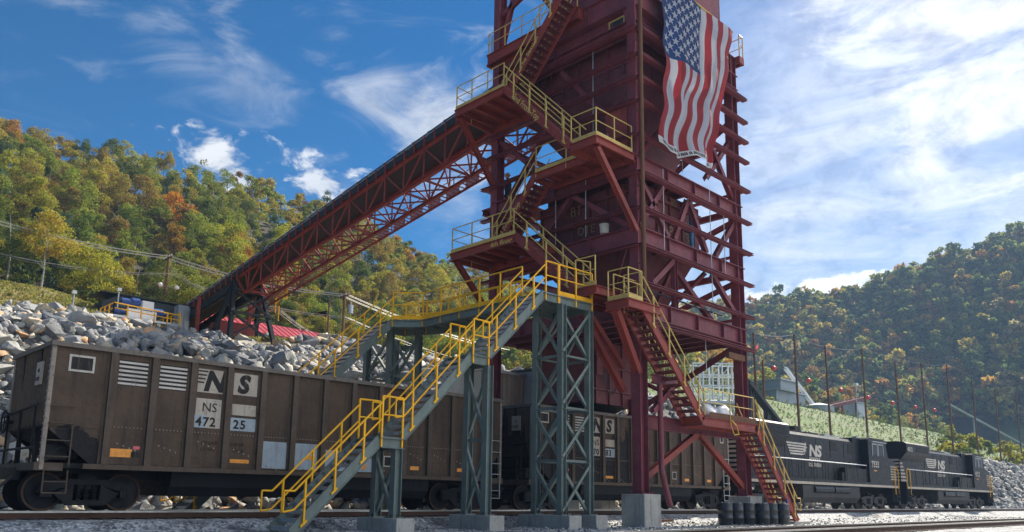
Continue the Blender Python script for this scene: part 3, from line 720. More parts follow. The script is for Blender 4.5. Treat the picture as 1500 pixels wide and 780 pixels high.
# pipes between the floors
for (p, q, r) in (((19.3, -1.0, 17.2), (19.3, -1.6, 13.5), .2), ((19.5, 0.3, 17.2), (19.4, -.5, 13.5), .17), ((19.0, -2.2, 17.3), (19.3, -1.2, 13.6), .14)):
    mb = MB(); mb.tube(p, q, r, 14); part(mb, 'spout', 'maroon_dark', smooth=True)
mb = MB(); mb.tube((17.62, -4.2, 7.6), (17.62, -4.2, 24.5), .075, 10)
for z in (9, 12, 15, 18): mb.beam((17.62, -4.2, z), (17.95, -3.75, z), .05, .05)
part(mb, 'conduit', 'wood', smooth=True)
mb = MB(); mb.pipe([(18.75, -4.0, 4.6), (18.75, -4.0, 1.5), (19.05, -4.1, .35), (19.1, -4.12, .25)], .1, 12); part(mb, 'drain_pipe', 'maroon', smooth=True)
mb = MB(); mb.tube((22.25, -3.3, 9.9), (22.25, -3.3, 13.2), .09, 12); part(mb, 'blue_pipe', 'blue_pipe', smooth=True)
mb = MB(); mb.tube((18.0, -2.1, 10.52), (18.0, -2.1, 10.86), .17, 16, .19); mb.tube((18.0, -2.1, 10.86), (18.0, -2.1, 10.9), .2, 16)
mb.v = [(a, b_, c_) for a, b_, c_ in mb.v]
bk_ = mb.build('bucket', M['white'], None, True); tag(bk_, 'small white bucket standing on the beam beside the near corner column', 'bucket')
mb = MB(); mb.box(23.9, 25.2, -3.9, -3.75, 6.25, 6.5); part(mb, 'timber_beam', 'wood')
# yellow chalk marks on the lower bin and the writing on the stair strings
for s, o_, x, sz in (('B1', (18.74, .3, 11.95), (0, -1, 0), .6), ('DTE', (18.74, -.1, 11.05), (0, -1, 0), .5)):
    text_obj('painted_mark', s, sz, o_, x, (0, 0, 1), M['chalk'], tower)
for s, o_, sz in (('B', (20.9, -3.1, 10.95), .6), ('31', (22.1, -3.1, 10.95), .6), ('B5', (21.1, -3.1, 12.3), .4)):
    text_obj('painted_mark', s, sz, o_, (1, 0, 0), (0, 0, 1), M['chalk'], tower)

# platforms and stair flights on the tower (yellow-trimmed)
def platform(poly, zt, toes, rails, mat='red_steel', depth=.3, strut=None):
    """deck polygon with edge channels; toes/rails are lists of polylines on the deck"""
    pl = thing('platform', None, None, (0, 0, 0)); pl.parent = tower
    pl.location = Vector((poly[0][0], poly[0][1], zt)) - root_loc(tower)
    mb = MB(); n = len(poly)
    mb.prism([(x, y, zt - .03) for x, y in poly], (0, 0, .03))
    x0, x1 = min(p[0] for p in poly), max(p[0] for p in poly); y0, y1 = min(p[1] for p in poly), max(p[1] for p in poly)
    for i in range(n):
        a, b2 = poly[i], poly[(i + 1) % n]; mb.channel((a[0], a[1], zt - .04 - depth / 2), (b2[0], b2[1], zt - .04 - depth / 2), depth, .08, (0, 0, 1), 1, .02)
    y = y0 + .5
    while y < y1 - .2:
        cr_ = sorted(poly[i][0] + (y - poly[i][1]) * (poly[(i + 1) % n][0] - poly[i][0]) / (poly[(i + 1) % n][1] - poly[i][1]) for i in range(n) if (poly[i][1] - y) * (poly[(i + 1) % n][1] - y) < 0)
        if len(cr_) >= 2: mb.ibeam((cr_[0] + .03, y, zt - .14), (cr_[-1] - .03, y, zt - .14), .18, .1, (0, 0, 1), .012)
        y += .75
    mb.build('deck', M[mat], pl)
    if toes:
        mb = MB()
        for ln in toes:
            for a, b2 in zip(ln[:-1], ln[1:]): mb.beam((a[0], a[1], zt + .075), (b2[0], b2[1], zt + .075), .02, .15)
        mb.build('toe_board', M['yellow_old'], pl)
    for ln in rails or ():
        mb = MB(); rail(mb, [(a[0], a[1], zt) for a in ln], 1.07, 1.1, .022, True, None, drop=.3); mb.build('handrail', M['yellow_old'], pl)
    return pl
def flight(p, q, w, side, n, mat, rail_mat, parent, tread_mat=None, rails=(1, 1), name='stair_flight', depth=.28, loops=True, rh=1.0):
    """stair from foot p to head q (near string line); side = unit vector towards the other string, w = width"""
    fl = bpy.data.objects.new(name, None); COL.objects.link(fl); fl.parent = parent; fl.location = Vector(p) - root_loc(parent)
    p = Vector(p); q = Vector(q); s = Vector(side); d = q - p; z = Vector((0, 0, 1)); hd = Vector((d.x, d.y, 0)).normalized()
    for k, sg in ((0, 1), (w, -1)):
        mb = MB(); mb.beam(p + s * k, q + s * k, .02, depth, (0, 0, 1))
        nrm = d.normalized(); uu = (z - nrm * nrm.z).normalized()
        for e in (1, -1): mb.beam(p + s * k, q + s * k, .07, .02, (0, 0, 1), (0, e * depth / 2))
        mb.build('stringer', M[mat], fl)
    for i in range(n):
        mb = MB(); c = p + d * ((i + .5) / n) + z * .02
        mb.beam(c + s * .02, c + s * (w - .02), .25, .035, (0, 0, 1)); mb.beam(c + s * .02 - hd * .12 - z * .045, c + s * (w - .02) - hd * .12 - z * .045, .02, .058, (0, 0, 1))
        mb.build('tread', M[tread_mat or mat], fl)
    for k, on in ((-.04, rails[0]), (w + .04, rails[1])):
        if not on: continue
        mb = MB(); a = p + s * k; b2 = q + s * k; L = d.length
        rr_ = .027 if rail_mat == 'yellow' else .024; mb.tube(a + z * rh, b2 + z * rh, rr_, 8); mb.tube(a + z * rh * .55, b2 + z * rh * .55, rr_ * .9, 8)
        if loops:    # returned rail ends: the top rail runs level, then loops down into the mid rail
            e = a - hd * .28
            mb.pipe([a + z * rh, e + z * rh, e + z * rh * .55 - z * .05, a + z * rh * .55], rr_ * .92, 8)
        m_ = max(2, int(round(L / 1.35)))
        for i in range(m_):
            c = a + (b2 - a) * ((i + .35) / m_); mb.beam(c - z * .08, c + z * rh, .048, .048, (1, 0, 0)); mb.beam(c - z * .05 + d.normalized() * -.11, c - z * .05 + d.normalized() * .11, .05, .05, (0, 0, 1))
        mb.build('handrail', M[rail_mat], fl)
    return fl
sX = (1, 0, 0)
ox, ix, il, ir = 15.6, 17.85, 16.65, 17.55     # outer lane edge, wall, inner lane strings
# P1, top landing beside the conveyor head
platform([(ox, 4.15), (ox, 1.13), (ix, 1.13), (ix, 4.15)], 16.97, [[(ox, 4.15), (ox, 1.13)]], [[(ox + .9, 4.12), (ox + .03, 4.12), (ox + .03, 1.2)]])
# P2, the two-lane landing
platform([(ox, -2.44), (ox, -3.65), (ix, -3.65), (ix, .35), (il, .35), (il, -2.44)], 13.3,
         [[(ox, -2.44), (ox, -3.65), (ix - .1, -3.65)], [(il, .35), (il, -2.44)]], [[(ox + .03, -2.44), (ox + .03, -3.62), (ix - .1, -3.62)], [(il, .3), (il, -1.3)]])
# P4, fourth floor landing
platform([(ox, 4.2), (ox, .38), (ix, .38), (ix, 4.2)], 10.5, [[(ox, 4.2), (ox, .38)]], [[(ix, 4.15), (ox + .03, 4.15), (ox + .03, .5)]])
# P5 and P6, entry landings by the grey crossover
platform([(ox, -2.65), (ox, -3.62), (ix, -3.62), (ix, -2.0), (il, -2.0), (il, -2.65)], 7.76, [[(ox, -2.65), (ox, -3.62)]], [[(il - .5, -2.9), (ox + .03, -2.65), (ox + .03, -3.55)]])
platform([(16.0, -3.72), (16.0, -4.7), (16.85, -4.7), (17.85, -4.7), (17.85, -3.72)], 7.2, [[(16.0, -3.85), (16.0, -4.7), (16.8, -4.7)]],
         [[(16.03, -3.8), (16.03, -4.67), (16.8, -4.67)], [(16.4, -3.75), (17.8, -3.75)], [(16.8, -3.9), (16.8, -4.6)]])
# top walkway on the outer face
platform([(17.75, 4.5), (17.75, -1.0), (18.05, -1.0), (18.05, 4.5)], 20.62, None, [[(18.0, 4.5), (17.8, 4.5), (17.8, -.9)]], depth=.5)
platform([(25.75, -3.9), (25.75, 4.2), (26.15, 4.2), (26.15, -3.9)], 20.62, None, [[(25.8, -3.88), (26.12, -3.88), (26.12, 4.2)]])
F1 = flight((ox, -2.44, 13.2), (ox, 1.13, 16.87), .85, sX, 17, 'red_steel', 'yellow_old', tower, 'maroon_dark', loops=False)
F2 = flight((il, 2.75, 10.5), (il, .35, 13.2), .85, sX, 13, 'red_steel', 'yellow_old', tower, 'maroon_dark', rails=(1, 1), loops=False)
F3 = flight((ox, -2.65, 7.66), (ox, .38, 10.4), .85, sX, 13, 'red_steel', 'yellow_old', tower, 'maroon_dark', loops=False)
F0 = flight((il, 2.35, 16.97), (il, -1.0, 20.55), .85, sX, 17, 'red_steel', 'yellow_old', tower, 'maroon_dark', loops=False)
F5 = flight((16.75, -3.75, 7.1), (16.75, -3.65, 7.7), .85, sX, 2, 'maroon', 'yellow_old', tower, 'maroon_dark', rails=(0, 0))
sY = (0, 1, 0)
F6 = flight((20.56, -4.65, 3.38), (16.85, -4.65, 7.1), .8, sY, 17, 'red_steel', 'yellow_old', tower, 'maroon_dark', loops=False, depth=.32)
F7 = flight((27.75, -4.65, -0.42), (24.5, -4.65, 3.42), .8, sY, 18, 'red_steel', 'yellow_old', tower, 'maroon_dark', loops=True, depth=.32)
ml = platform([(20.5, -4.65), (24.6, -4.65), (24.6, -3.85), (20.5, -3.85)], 3.52, None, None, depth=.32)
mb = MB(); rail(mb, [(20.7, -4.62, 3.52), (24.4, -4.62, 3.52)], 1.05, 1.8, .022, True); mb.build('handrail', M['yellow_old'], ml)
mb = MB(); mb.box(21.0, 24.5, -4.68, -4.66, 3.5, 3.72); mb.build('toe_board', M['wood'], ml)
mb = MB(); mb.pipe([(22.4, -4.7, 3.9), (22.38, -4.74, 3.3), (22.6, -4.75, 2.95), (22.95, -4.75, 3.0), (22.8, -4.75, 3.3), (22.45, -4.74, 3.5)], .02, 6)
mb.pipe([(24.45, -4.7, 4.5), (24.7, -4.72, 3.6), (24.5, -4.73, 3.1)], .02, 6); mb.build('safety_rope', M['rope'], ml)
mb = MB(); mb.box(27.1, 28.4, -4.85, -3.65, -.7, -.38); part(mb, 'stair_footing', 'concrete')
# struts carrying the stair landings
for p, q in (((15.75, -3.55, 12.9), (18.0, -3.6, 10.3)), ((15.75, 4.0, 10.15), (18.0, 4.16, 8.1)), ((15.75, 4.0, 16.6), (18.0, 4.16, 14.1)), ((15.75, -2.75, 7.4), (18.0, -2.9, 5.2))):
    mb = MB(); mb.ibeam(p, q, .2, .2, (0, 1, 0), .018); part(mb, 'strut', 'red_steel')
def on_flight(s, a, b2, size, frac, mat, back=False):
    a = Vector(a); b2 = Vector(b2); d = (b2 - a).normalized(); n = Vector((-1, 0, 0)); u = n.cross(d)
    text_obj('painted_writing', s, size, a.lerp(b2, frac) + n * .045 - u * .09, d, u, M['yellow_old'], tower, .004)
on_flight('2nd From Top', (ox, 1.13, 16.87), (ox, -2.44, 13.2), .34, .16, None)
on_flight('4th Floor', (ox - .03, .9, 10.28), (ox - .03, .38, 10.28), .0001, 0, None) if False else text_obj('painted_writing', '4th floor', .34, (ox - .03, 1.75, 10.18), (0, -1, 0), (0, 0, 1), M['yellow_old'], tower, .004)
a, b2 = Vector((il, 2.75, 10.5)), Vector((il, .35, 13.2)); d = (b2 - a).normalized(); n = Vector((-1, 0, 0)); u = n.cross(d)
text_obj('painted_writing', '3rd From Top', .32, a.lerp(b2, .14) + n * .045 - u * .08, d, u, M['yellow_old'], tower, .004)
a, b2 = Vector((il, 2.35, 16.97)), Vector((il, -1.0, 20.55)); d = (b2 - a).normalized(); u = n.cross(d)
text_obj('painted_writing', 'The Session', .30, a.lerp(b2, .34) + n * .045 - u * .07, d, u, M['yellow_old'], tower, .004)

# ------------------------------------------------------------------ grey crossover stair over the train
cross = thing('crossover_stair', 'grey steel footbridge stair with bright yellow handrails crossing over the railcars', 'stairway', (10.0, -2.5, -0.45))
cy0, cw = -3.05, 1.0
K = dict(mat='grey_steel', rail_mat='yellow', parent=cross, tread_mat='galv', depth=.27)
flight((4.75, cy0, -.45), (7.2, cy0, 1.92), cw, sY, 12, **K)
flight((7.93, cy0, 2.05), (10.4, cy0, 4.58), cw, sY, 12, **K)
flight((11.08, cy0, 4.72), (13.55, cy0, 7.12), cw, sY, 12, **K)
def deckpart(poly, zt, toes, rails, depth=.27, span=None):
    pl = thing('landing', None, None); pl.parent = cross; pl.location = Vector((poly[0][0], poly[0][1], zt)) - root_loc(cross)
    mb = MB(); mb.prism([(x, y, zt - .035) for x, y in poly], (0, 0, .035)); n = len(poly)
    for i in range(n):
        a, b2 = poly[i], poly[(i + 1) % n]; mb.channel((a[0], a[1], zt - .04 - depth / 2), (b2[0], b2[1], zt - .04 - depth / 2), depth, .08, (0, 0, 1), 1, .02)
    y0 = min(p[1] for p in poly); y1 = max(p[1] for p in poly); x0 = min(p[0] for p in poly); x1 = max(p[0] for p in poly); y = y0 + .4
    if span: x0, x1 = span
    while y < y1 - .3: mb.beam((x0 + .05, y, zt - .1), (x1 - .05, y, zt - .1), .06, .1); y += .6
    mb.build('deck', M['grey_steel'], pl)
    if toes:
        mb = MB()
        for ln in toes:
            for a, b2 in zip(ln[:-1], ln[1:]): mb.beam((a[0], a[1], zt + .08), (b2[0], b2[1], zt + .08), .02, .15)
        mb.build('toe_board', M['yellow'], pl)
    for ln in rails or ():
        mb = MB(); rail(mb, [(a[0], a[1], zt) for a in ln], 1.07, 1.05, .027, drop=.28); mb.build('handrail', M['yellow'], pl)
deckpart([(7.2, cy0), (7.95, cy0), (7.95, cy0 + cw), (7.2, cy0 + cw)], 2.02, None, [[(7.22, cy0 - .04), (7.9, cy0 - .04)], [(7.22, cy0 + cw + .04), (7.9, cy0 + cw + .04)]])
deckpart([(10.4, cy0), (11.1, cy0), (11.1, cy0 + cw), (10.4, cy0 + cw)], 4.68, None, [[(10.42, cy0 - .04), (11.05, cy0 - .04)], [(10.42, cy0 + cw + .04), (11.05, cy0 + cw + .04)]])
deckpart([(13.55, cy0), (15.95, cy0 - .1), (15.95, -1.3), (14.95, -1.3), (14.95, 3.5), (14.2, 5.3), (12.8, 5.3), (12.8, 4.26), (13.6, 3.38), (13.6, -1.3), (13.55, -1.6)], 7.2,
         [[(14.2, cy0 - .03), (15.92, cy0 - .12)], [(13.58, -2.05), (13.58, 3.38), (12.78, 4.26)], [(14.97, -1.3), (14.97, 3.5)]],
         [[(13.6, cy0 - .04), (14.2, cy0 - .06)], [(14.25, cy0 - .06), (15.9, cy0 - .13)], [(13.58, -2.0), (13.58, 3.38), (12.78, 4.26)], [(14.97, -1.25), (14.97, 3.5), (14.2, 5.28)]], span=(13.62, 14.9))
flight((5.2, 4.28, -.3), (12.82, 4.28, 7.1), cw, sY, 36, **K)
def frame(x, yn, yf, zt, zb, bays, wx=None, top=True):
    """braced pair of columns (and a second pair at wx)"""
    fr = thing('support_frame', None, None); fr.parent = cross; fr.location = Vector((x, yn, zb)) - root_loc(cross)
    xs_ = [x] if wx is None else [x, wx]
    for xx in xs_:
        for yy in (yn, yf):
            mb = MB(); mb.ibeam((xx, yy, zb), (xx, yy, zt), .24, .22, (1, 0, 0), .02); mb.box(xx - .2, xx + .2, yy - .2, yy + .2, zb, zb + .03); mb.build('column', M['grey_steel'], fr)
    dz = (zt - zb) / bays
    segs = []
    for xx in xs_:
        for i in range(bays):
            z0, z1 = zb + dz * i + .1, zb + dz * (i + 1) - .12; segs += [((xx - .05, yn, z0), (xx - .05, yf, z1)), ((xx + .05, yf, z0), (xx + .05, yn, z1))]
            if i: segs.append(((xx, yn, zb + dz * i), (xx, yf, zb + dz * i)))
    if wx is not None:
        for yy in (yn, yf):
            for i in range(bays):
                z0, z1 = zb + dz * i + .1, zb + dz * (i + 1) - .12; segs += [((x, yy - .05, z0), (wx, yy - .05, z1)), ((wx, yy + .05, z0), (x, yy + .05, z1))]
                if i: segs.append(((x, yy, zb + dz * i), (wx, yy, zb + dz * i)))
    for a, b2 in segs:
        mb = MB(); mb.angle(a, b2, .085, (0, 0, 1) if abs(a[2] - b2[2]) < .05 else ((1, 0, 0) if abs(a[0] - b2[0]) < .02 else (0, 1, 0))); mb.build('brace', M['grey_steel'] , fr)
frame(7.85, cy0 + .1, -2.08, 1.72, -.12, 1)
frame(11.0, cy0 - .1, -2.3, 4.38, -.06, 2)
frame(14.35, -3.15, -2.0, 6.9, -.08, 4, 15.75)
frame(13.1, 4.75, 6.3, 6.9, -.3, 4, 14.5)
for x0, x1, y0, y1, zt in ((7.55, 8.15, -3.45, -1.65, -.12), (10.7, 11.3, -3.65, -1.85, -.06), (14.05, 14.65, -3.75, -1.5, -.08), (15.45, 16.05, -3.7, -1.5, -.08), (12.7, 15.0, 4.5, 6.6, -.3)):
    mb = MB(); mb.box(x0, x1, y0, y1, -.8, zt); o = mb.build('footing', M['concrete'], cross); bv = o.modifiers.new('bevel', 'BEVEL'); bv.width = .02; bv.segments = 2
    mb = MB()
    for yy in (y0 + .35, y1 - .35):
        for i in (-.13, .13):
            for j in (-.13, .13): mb.tube(((x0 + x1) / 2 + i, yy + j, zt), ((x0 + x1) / 2 + i, yy + j, zt + .1), .018, 6)
    mb.build('anchor_bolts', M['rail_side'], cross)

# ------------------------------------------------------------------ conveyor
conv = thing('conveyor', 'long red trussed conveyor climbing from the rocky bank to the tower top', 'conveyor', (20.0, 31.5, 11.0))
cx0, cx1 = 19.1, 20.9
def bz(y): return 19.95 - (y - 4.9) * 0.1578      # belt gallery edge height
def td(y): return 2.45 - (y - 5) * 0.016          # truss depth below the edge
ya, yb = 3.9, 31.2; n = 16; step_ = (yb - ya) / n
for cx in (cx0, cx1):
    for k, zz in (('upper_chord', lambda y: bz(y) - .62), ('lower_chord', lambda y: bz(y) - td(y))):
        mb = MB(); e0 = ya; e1 = yb if k == 'upper_chord' else yb - 1.2
        mb.ibeam((cx, e0, zz(e0)), (cx, e1, zz(e1)), .17, .16, (0, 0, 1), .02); mb.build(k, M['red_steel'], conv)
for i in range(n):
    y0, y1 = ya + step_ * i, ya + step_ * (i + 1)
    if i == n - 1: y1 = yb - 1.2
    for cx in (cx0, cx1):
        mb = MB(); u0, l0, u1, l1 = bz(y0) - .62, bz(y0) - td(y0), bz(y1) - .62, bz(y1) - td(y1)
        if i % 2 == 0: mb.beam((cx, y0, u0), (cx, y1, l1), .075, .075)
        else: mb.beam((cx, y0, l0), (cx, y1, u1), .075, .075)
        mb.beam((cx, y0, u0), (cx, y0, l0), .065, .065, (1, 0, 0))
        mb.build('web_member', M['red_steel'], conv)
    mb = MB(); l0, l1 = bz(y0) - td(y0), bz(y1) - td(y1)
    mb.beam((cx0, y0, l0), (cx1, y0, l0), .1, .1); mb.beam((cx0, y0, l0), (cx1, y1, l1), .07, .07); mb.beam((cx1, y0, l0), (cx0, y1, l1), .07, .07)
    mb.build('bottom_lacing', M['red_steel'], conv)
mb = MB(); mb.beam((cx0, yb, bz(yb) - .62), (cx0, yb - 1.2, bz(yb - 1.2) - td(yb)), .14, .14); mb.beam((cx1, yb, bz(yb) - .62), (cx1, yb - 1.2, bz(yb - 1.2) - td(yb)), .14, .14); mb.build('end_post', M['red_steel'], conv)
# belt, its pan, stringers and hooped cover
mb = MB(); mb.beam((20.0, 3.6, bz(3.6) - .45), (20.0, 42.8, bz(42.8) - .45), 1.75, .1); mb.build('pan', M['pan'], conv)
for cx in (cx0 - .08, cx1 + .08):
    mb = MB(); mb.channel((cx, 3.6, bz(3.6) - .3), (cx, 42.8, bz(42.8) - .3), .34, .08, (0, 0, 1), 1, .015); mb.build('stringer', M['dark_steel'], conv)
    mb = MB(); mb.beam((cx, 3.6, bz(3.6) - .05), (cx, 42.8, bz(42.8) - .05), .05, .05); mb.build('cover_edge', M['galv'], conv)
mb = MB(); N = 26; L_ = 39.2
prof = [(20 + 1.0 * math.cos(a), .42 * math.sin(a)) for a in [math.pi * i / 10 for i in range(11)]]
for s in range(N):
    y0 = 3.6 + L_ * s / N; y1 = 3.6 + L_ * (s + .97) / N
    for (xa, za), (xb, zb_) in zip(prof[:-1], prof[1:]): mb.add([(xa, y0, bz(y0) + za), (xb, y0, bz(y0) + zb_), (xb, y1, bz(y1) + zb_), (xa, y1, bz(y1) + za)], [(0, 1, 2, 3)])
mb.build('belt_cover', M['belt'], conv, True)
mb = MB()
for s in range(30):
    y0 = 3.9 + s * 1.3
    for (xa, za), (xb, zb_) in zip(prof[:-1], prof[1:]): mb.beam((20 + (xa - 20) * 1.02, y0, bz(y0) + za * 1.04), (20 + (xb - 20) * 1.02, y0, bz(y0) + zb_ * 1.04), .07, .03, (0, 0, 1))
mb.build('cover_hoops', M['galv'], conv)
for s in range(46):
    y = 3.8 + s * .85
    for cx in (cx0 - .1, cx1 + .1): mb = MB(); mb.beam((cx, y, bz(y) - .62), (cx, y, bz(y) - .05), .06, .1, (1, 0, 0)); mb.build('idler_post', M['red_steel'], conv)
# walkway with mesh sides slung along the far lower chord
mb = MB()
for s_ in (21.1, 21.8): mb.beam((s_, 4.0, bz(4) - 2.3), (s_, 34, bz(34) - 1.95), .06, .12)
for i in range(86):
    y = 4.1 + i * .35; zz_ = bz(y) - 2.3 + (y - 4) / 30 * .35; mb.beam((21.1, y, zz_), (21.8, y, zz_), .09, .03)
mb.build('walkway', M['red_steel'], conv)
mb = MB(); rail(mb, [(21.85, 4.0, bz(4) - 2.28), (21.85, 34, bz(34) - 1.93)], 1.05, 1.9, .025); mb.build('handrail', M['red_steel'], conv)
mb = MB()
for i in range(9):
    y = 4.6 + i * 1.6; mb.add([(21.83, y, bz(y) - 2.2), (21.83, y + 1.1, bz(y + 1.1) - 2.2), (21.83, y + 1.1, bz(y + 1.1) - 1.5), (21.83, y, bz(y) - 1.5)], [(0, 1, 2, 3)]); mb.add([(21.845, y, bz(y) - 2.2), (21.845, y + 1.1, bz(y + 1.1) - 2.2), (21.845, y + 1.1, bz(y + 1.1) - 1.5), (21.845, y, bz(y) - 1.5)], [(3, 2, 1, 0)])
mb.build('mesh_panel', M['mesh_panel'], conv)
# lower gallery of dark steel
for cx in (cx0, cx1):
    mb = MB(); mb.beam((cx, yb, bz(yb) - .95), (cx, 42.6, bz(42.6) - .95), .04, .5); mb.ibeam((cx, yb, bz(yb) - 1.35), (cx, 42.6, bz(42.6) - 1.3), .2, .16, (0, 0, 1), .018)
    for i in range(9):
        y = yb + i * 1.4; mb.beam((cx, y, bz(y) - 1.3), (cx, y + (1.2 if i % 2 else 0), bz(y) - .7), .08, .08)
    mb.build('lower_gallery', M['dark_steel'], conv)
# support bent
for (xt, yt, xb, yb2) in ((19.0, 31.4, 18.3, 33.2), (21.0, 31.4, 21.7, 30.0), (19.0, 31.4, 18.3, 30.0), (21.0, 31.4, 21.7, 33.2)):
    mb = MB(); mb.ibeam((xb, yb2, H(xb, yb2) - .6), (xt, yt, bz(31.4) - .8), .3, .26, (0, 1, 0), .025); mb.build('bent_leg', M['dark_steel'], conv)
mb = MB()
for z0, z1 in ((11.0, 12.6), (12.6, 14.2)):
    mb.beam((18.55, 30.5, z0), (21.45, 30.5, z1), .12, .12); mb.beam((21.45, 30.5, z0), (18.55, 30.5, z1), .12, .12); mb.beam((18.6, 30.4, z1), (21.4, 30.4, z1), .14, .14)
mb.build('bent_brace', M['dark_steel'], conv)
mb = MB(); mb.beam((18.0, 34.6, 10.6), (18.0, 34.6, bz(34.6) - 1.1), .22, .22, (1, 0, 0)); mb.build('bent_post', M['red_steel'], conv); mb = MB(); mb.beam((21.6, 34.0, 10.6), (21.6, 34.0, bz(34) - 1.1), .22, .22, (1, 0, 0)); mb.build('bent_post', M['red_steel'], conv)
mb = MB(); rail(mb, [(22.3, 31, 12.6), (22.3, 37, 12.0), (22.3, 42, 11.9)], 1.1, 1.5, .04, True); mb.build('lower_handrail', M['yellow'], conv); mb = MB(); rail(mb, [(17.3, 36, 12.0), (17.3, 42, 12.0)], 1.1, 1.5, .04); rail(mb, [(22.3, 31.5, 13.3), (22.3, 28.5, 15.0)], 1.1, 1.5, .04); mb.build('lower_handrail', M['yellow'], conv)
mb = MB(); mb.box(18.7, 21.3, 32.4, 34.0, 10.6, 12.3); mb.build('drive_house', M['red_steel'], conv)

# ------------------------------------------------------------------ coal hopper cars
def hopper_material(name, xo):
    """brown paint with the black coal stain low on the car's end panel"""
    mt, nt, b = newmat(name)
    big = nnoise(nt, 0.7, 6, 0.65); fine = nnoise(nt, 8, 6, 0.7); st = nnoise(nt, 4.5, 6, 0.65, (1, 1, 0.08))
    c = nmix(nt, nramp(nt, big, 0.35, 0.7), (0.100, 0.066, 0.044), (0.060, 0.043, 0.032))
    c = nmix(nt, nmath(nt, 'MULTIPLY', nramp(nt, st, 0.46, 0.74), 0.7), c, (0.026, 0.021, 0.018))
    c = nmix(nt, nmath(nt, 'MULTIPLY', nramp(nt, fine, 0.58, 0.8), 0.4), c, (0.14, 0.105, 0.08))
    rs_ = nmath(nt, 'MAXIMUM', nramp(nt, nnoise(nt, 3.4, 8, 0.75), 0.60, 0.70), nramp(nt, nnoise(nt, 6.5, 6, 0.7, (1, 1, 0.07)), 0.60, 0.72))
    c = nmix(nt, nmath(nt, 'MULTIPLY', rs_, 0.55), c, (0.075, 0.036, 0.022))
    t = nt.nodes.new('ShaderNodeTexCoord'); s = nt.nodes.new('ShaderNodeSeparateXYZ'); nt.links.new(t.outputs['Object'], s.inputs[0])
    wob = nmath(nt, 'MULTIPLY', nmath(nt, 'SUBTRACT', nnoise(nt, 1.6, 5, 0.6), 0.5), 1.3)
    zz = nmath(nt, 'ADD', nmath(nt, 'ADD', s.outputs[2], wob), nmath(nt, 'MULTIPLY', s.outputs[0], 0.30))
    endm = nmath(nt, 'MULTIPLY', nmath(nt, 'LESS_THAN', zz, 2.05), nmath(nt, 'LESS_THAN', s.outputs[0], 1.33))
    ragged = nnoise(nt, 2.3, 3, 0.5, (1, 1, 0.12))
    dz = nmath(nt, 'ADD', s.outputs[2], nmath(nt, 'MULTIPLY', nmath(nt, 'SUBTRACT', ragged, 0.5), 5.0))
    if xo > 5: endm = nmath(nt, 'MAXIMUM', endm, nmath(nt, 'MULTIPLY', nmath(nt, 'LESS_THAN', dz, 3.2), nmath(nt, 'LESS_THAN', s.outputs[0], 7.5)))  # second car: left half near black below a ragged line
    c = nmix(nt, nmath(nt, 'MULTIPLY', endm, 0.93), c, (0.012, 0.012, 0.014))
    nt.links.new(c, b.inputs['Base Color']); nt.links.new(nramp(nt, fine, 0.3, 0.8, 0.5, 0.85), b.inputs['Roughness']); b.inputs['Specular IOR Level'].default_value = .2
    nbump(nt, b, nmath(nt, 'ADD', fine, nmath(nt, 'MULTIPLY', big, 9.0)), 0.4, 0.03)
    return mt
def wheelset(mb, x, y0, y1, r):
    for y, s in ((y0, -1), (y1, 1)):
        mb.tube((x, y, r), (x, y + s * .11, r), r * .985, 32); mb.tube((x, y + s * .11, r), (x, y + s * .135, r), r * .80, 32); mb.tube((x, y - s * .03, r), (x, y, r), r * 1.06, 32); mb.tube((x, y + s * .13, r), (x, y + s * .24, r), r * .24, 14)
    mb.tube((x, y0, r), (x, y1, r), .08, 10)
def ring(mb, x, y, r, ri, n=36, d=.015):
    pts = [(math.cos(2 * math.pi * i / n), math.sin(2 * math.pi * i / n)) for i in range(n)]
    for i in range(n):
        (a, b_), (c_, d_) = pts[i], pts[(i + 1) % n]
        mb.add([(x + a * r, y, r + b_ * r), (x + c_ * r, y, r + d_ * r), (x + c_ * ri, y, r + d_ * ri), (x + a * ri, y, r + b_ * ri)], [(0, 1, 2, 3)])
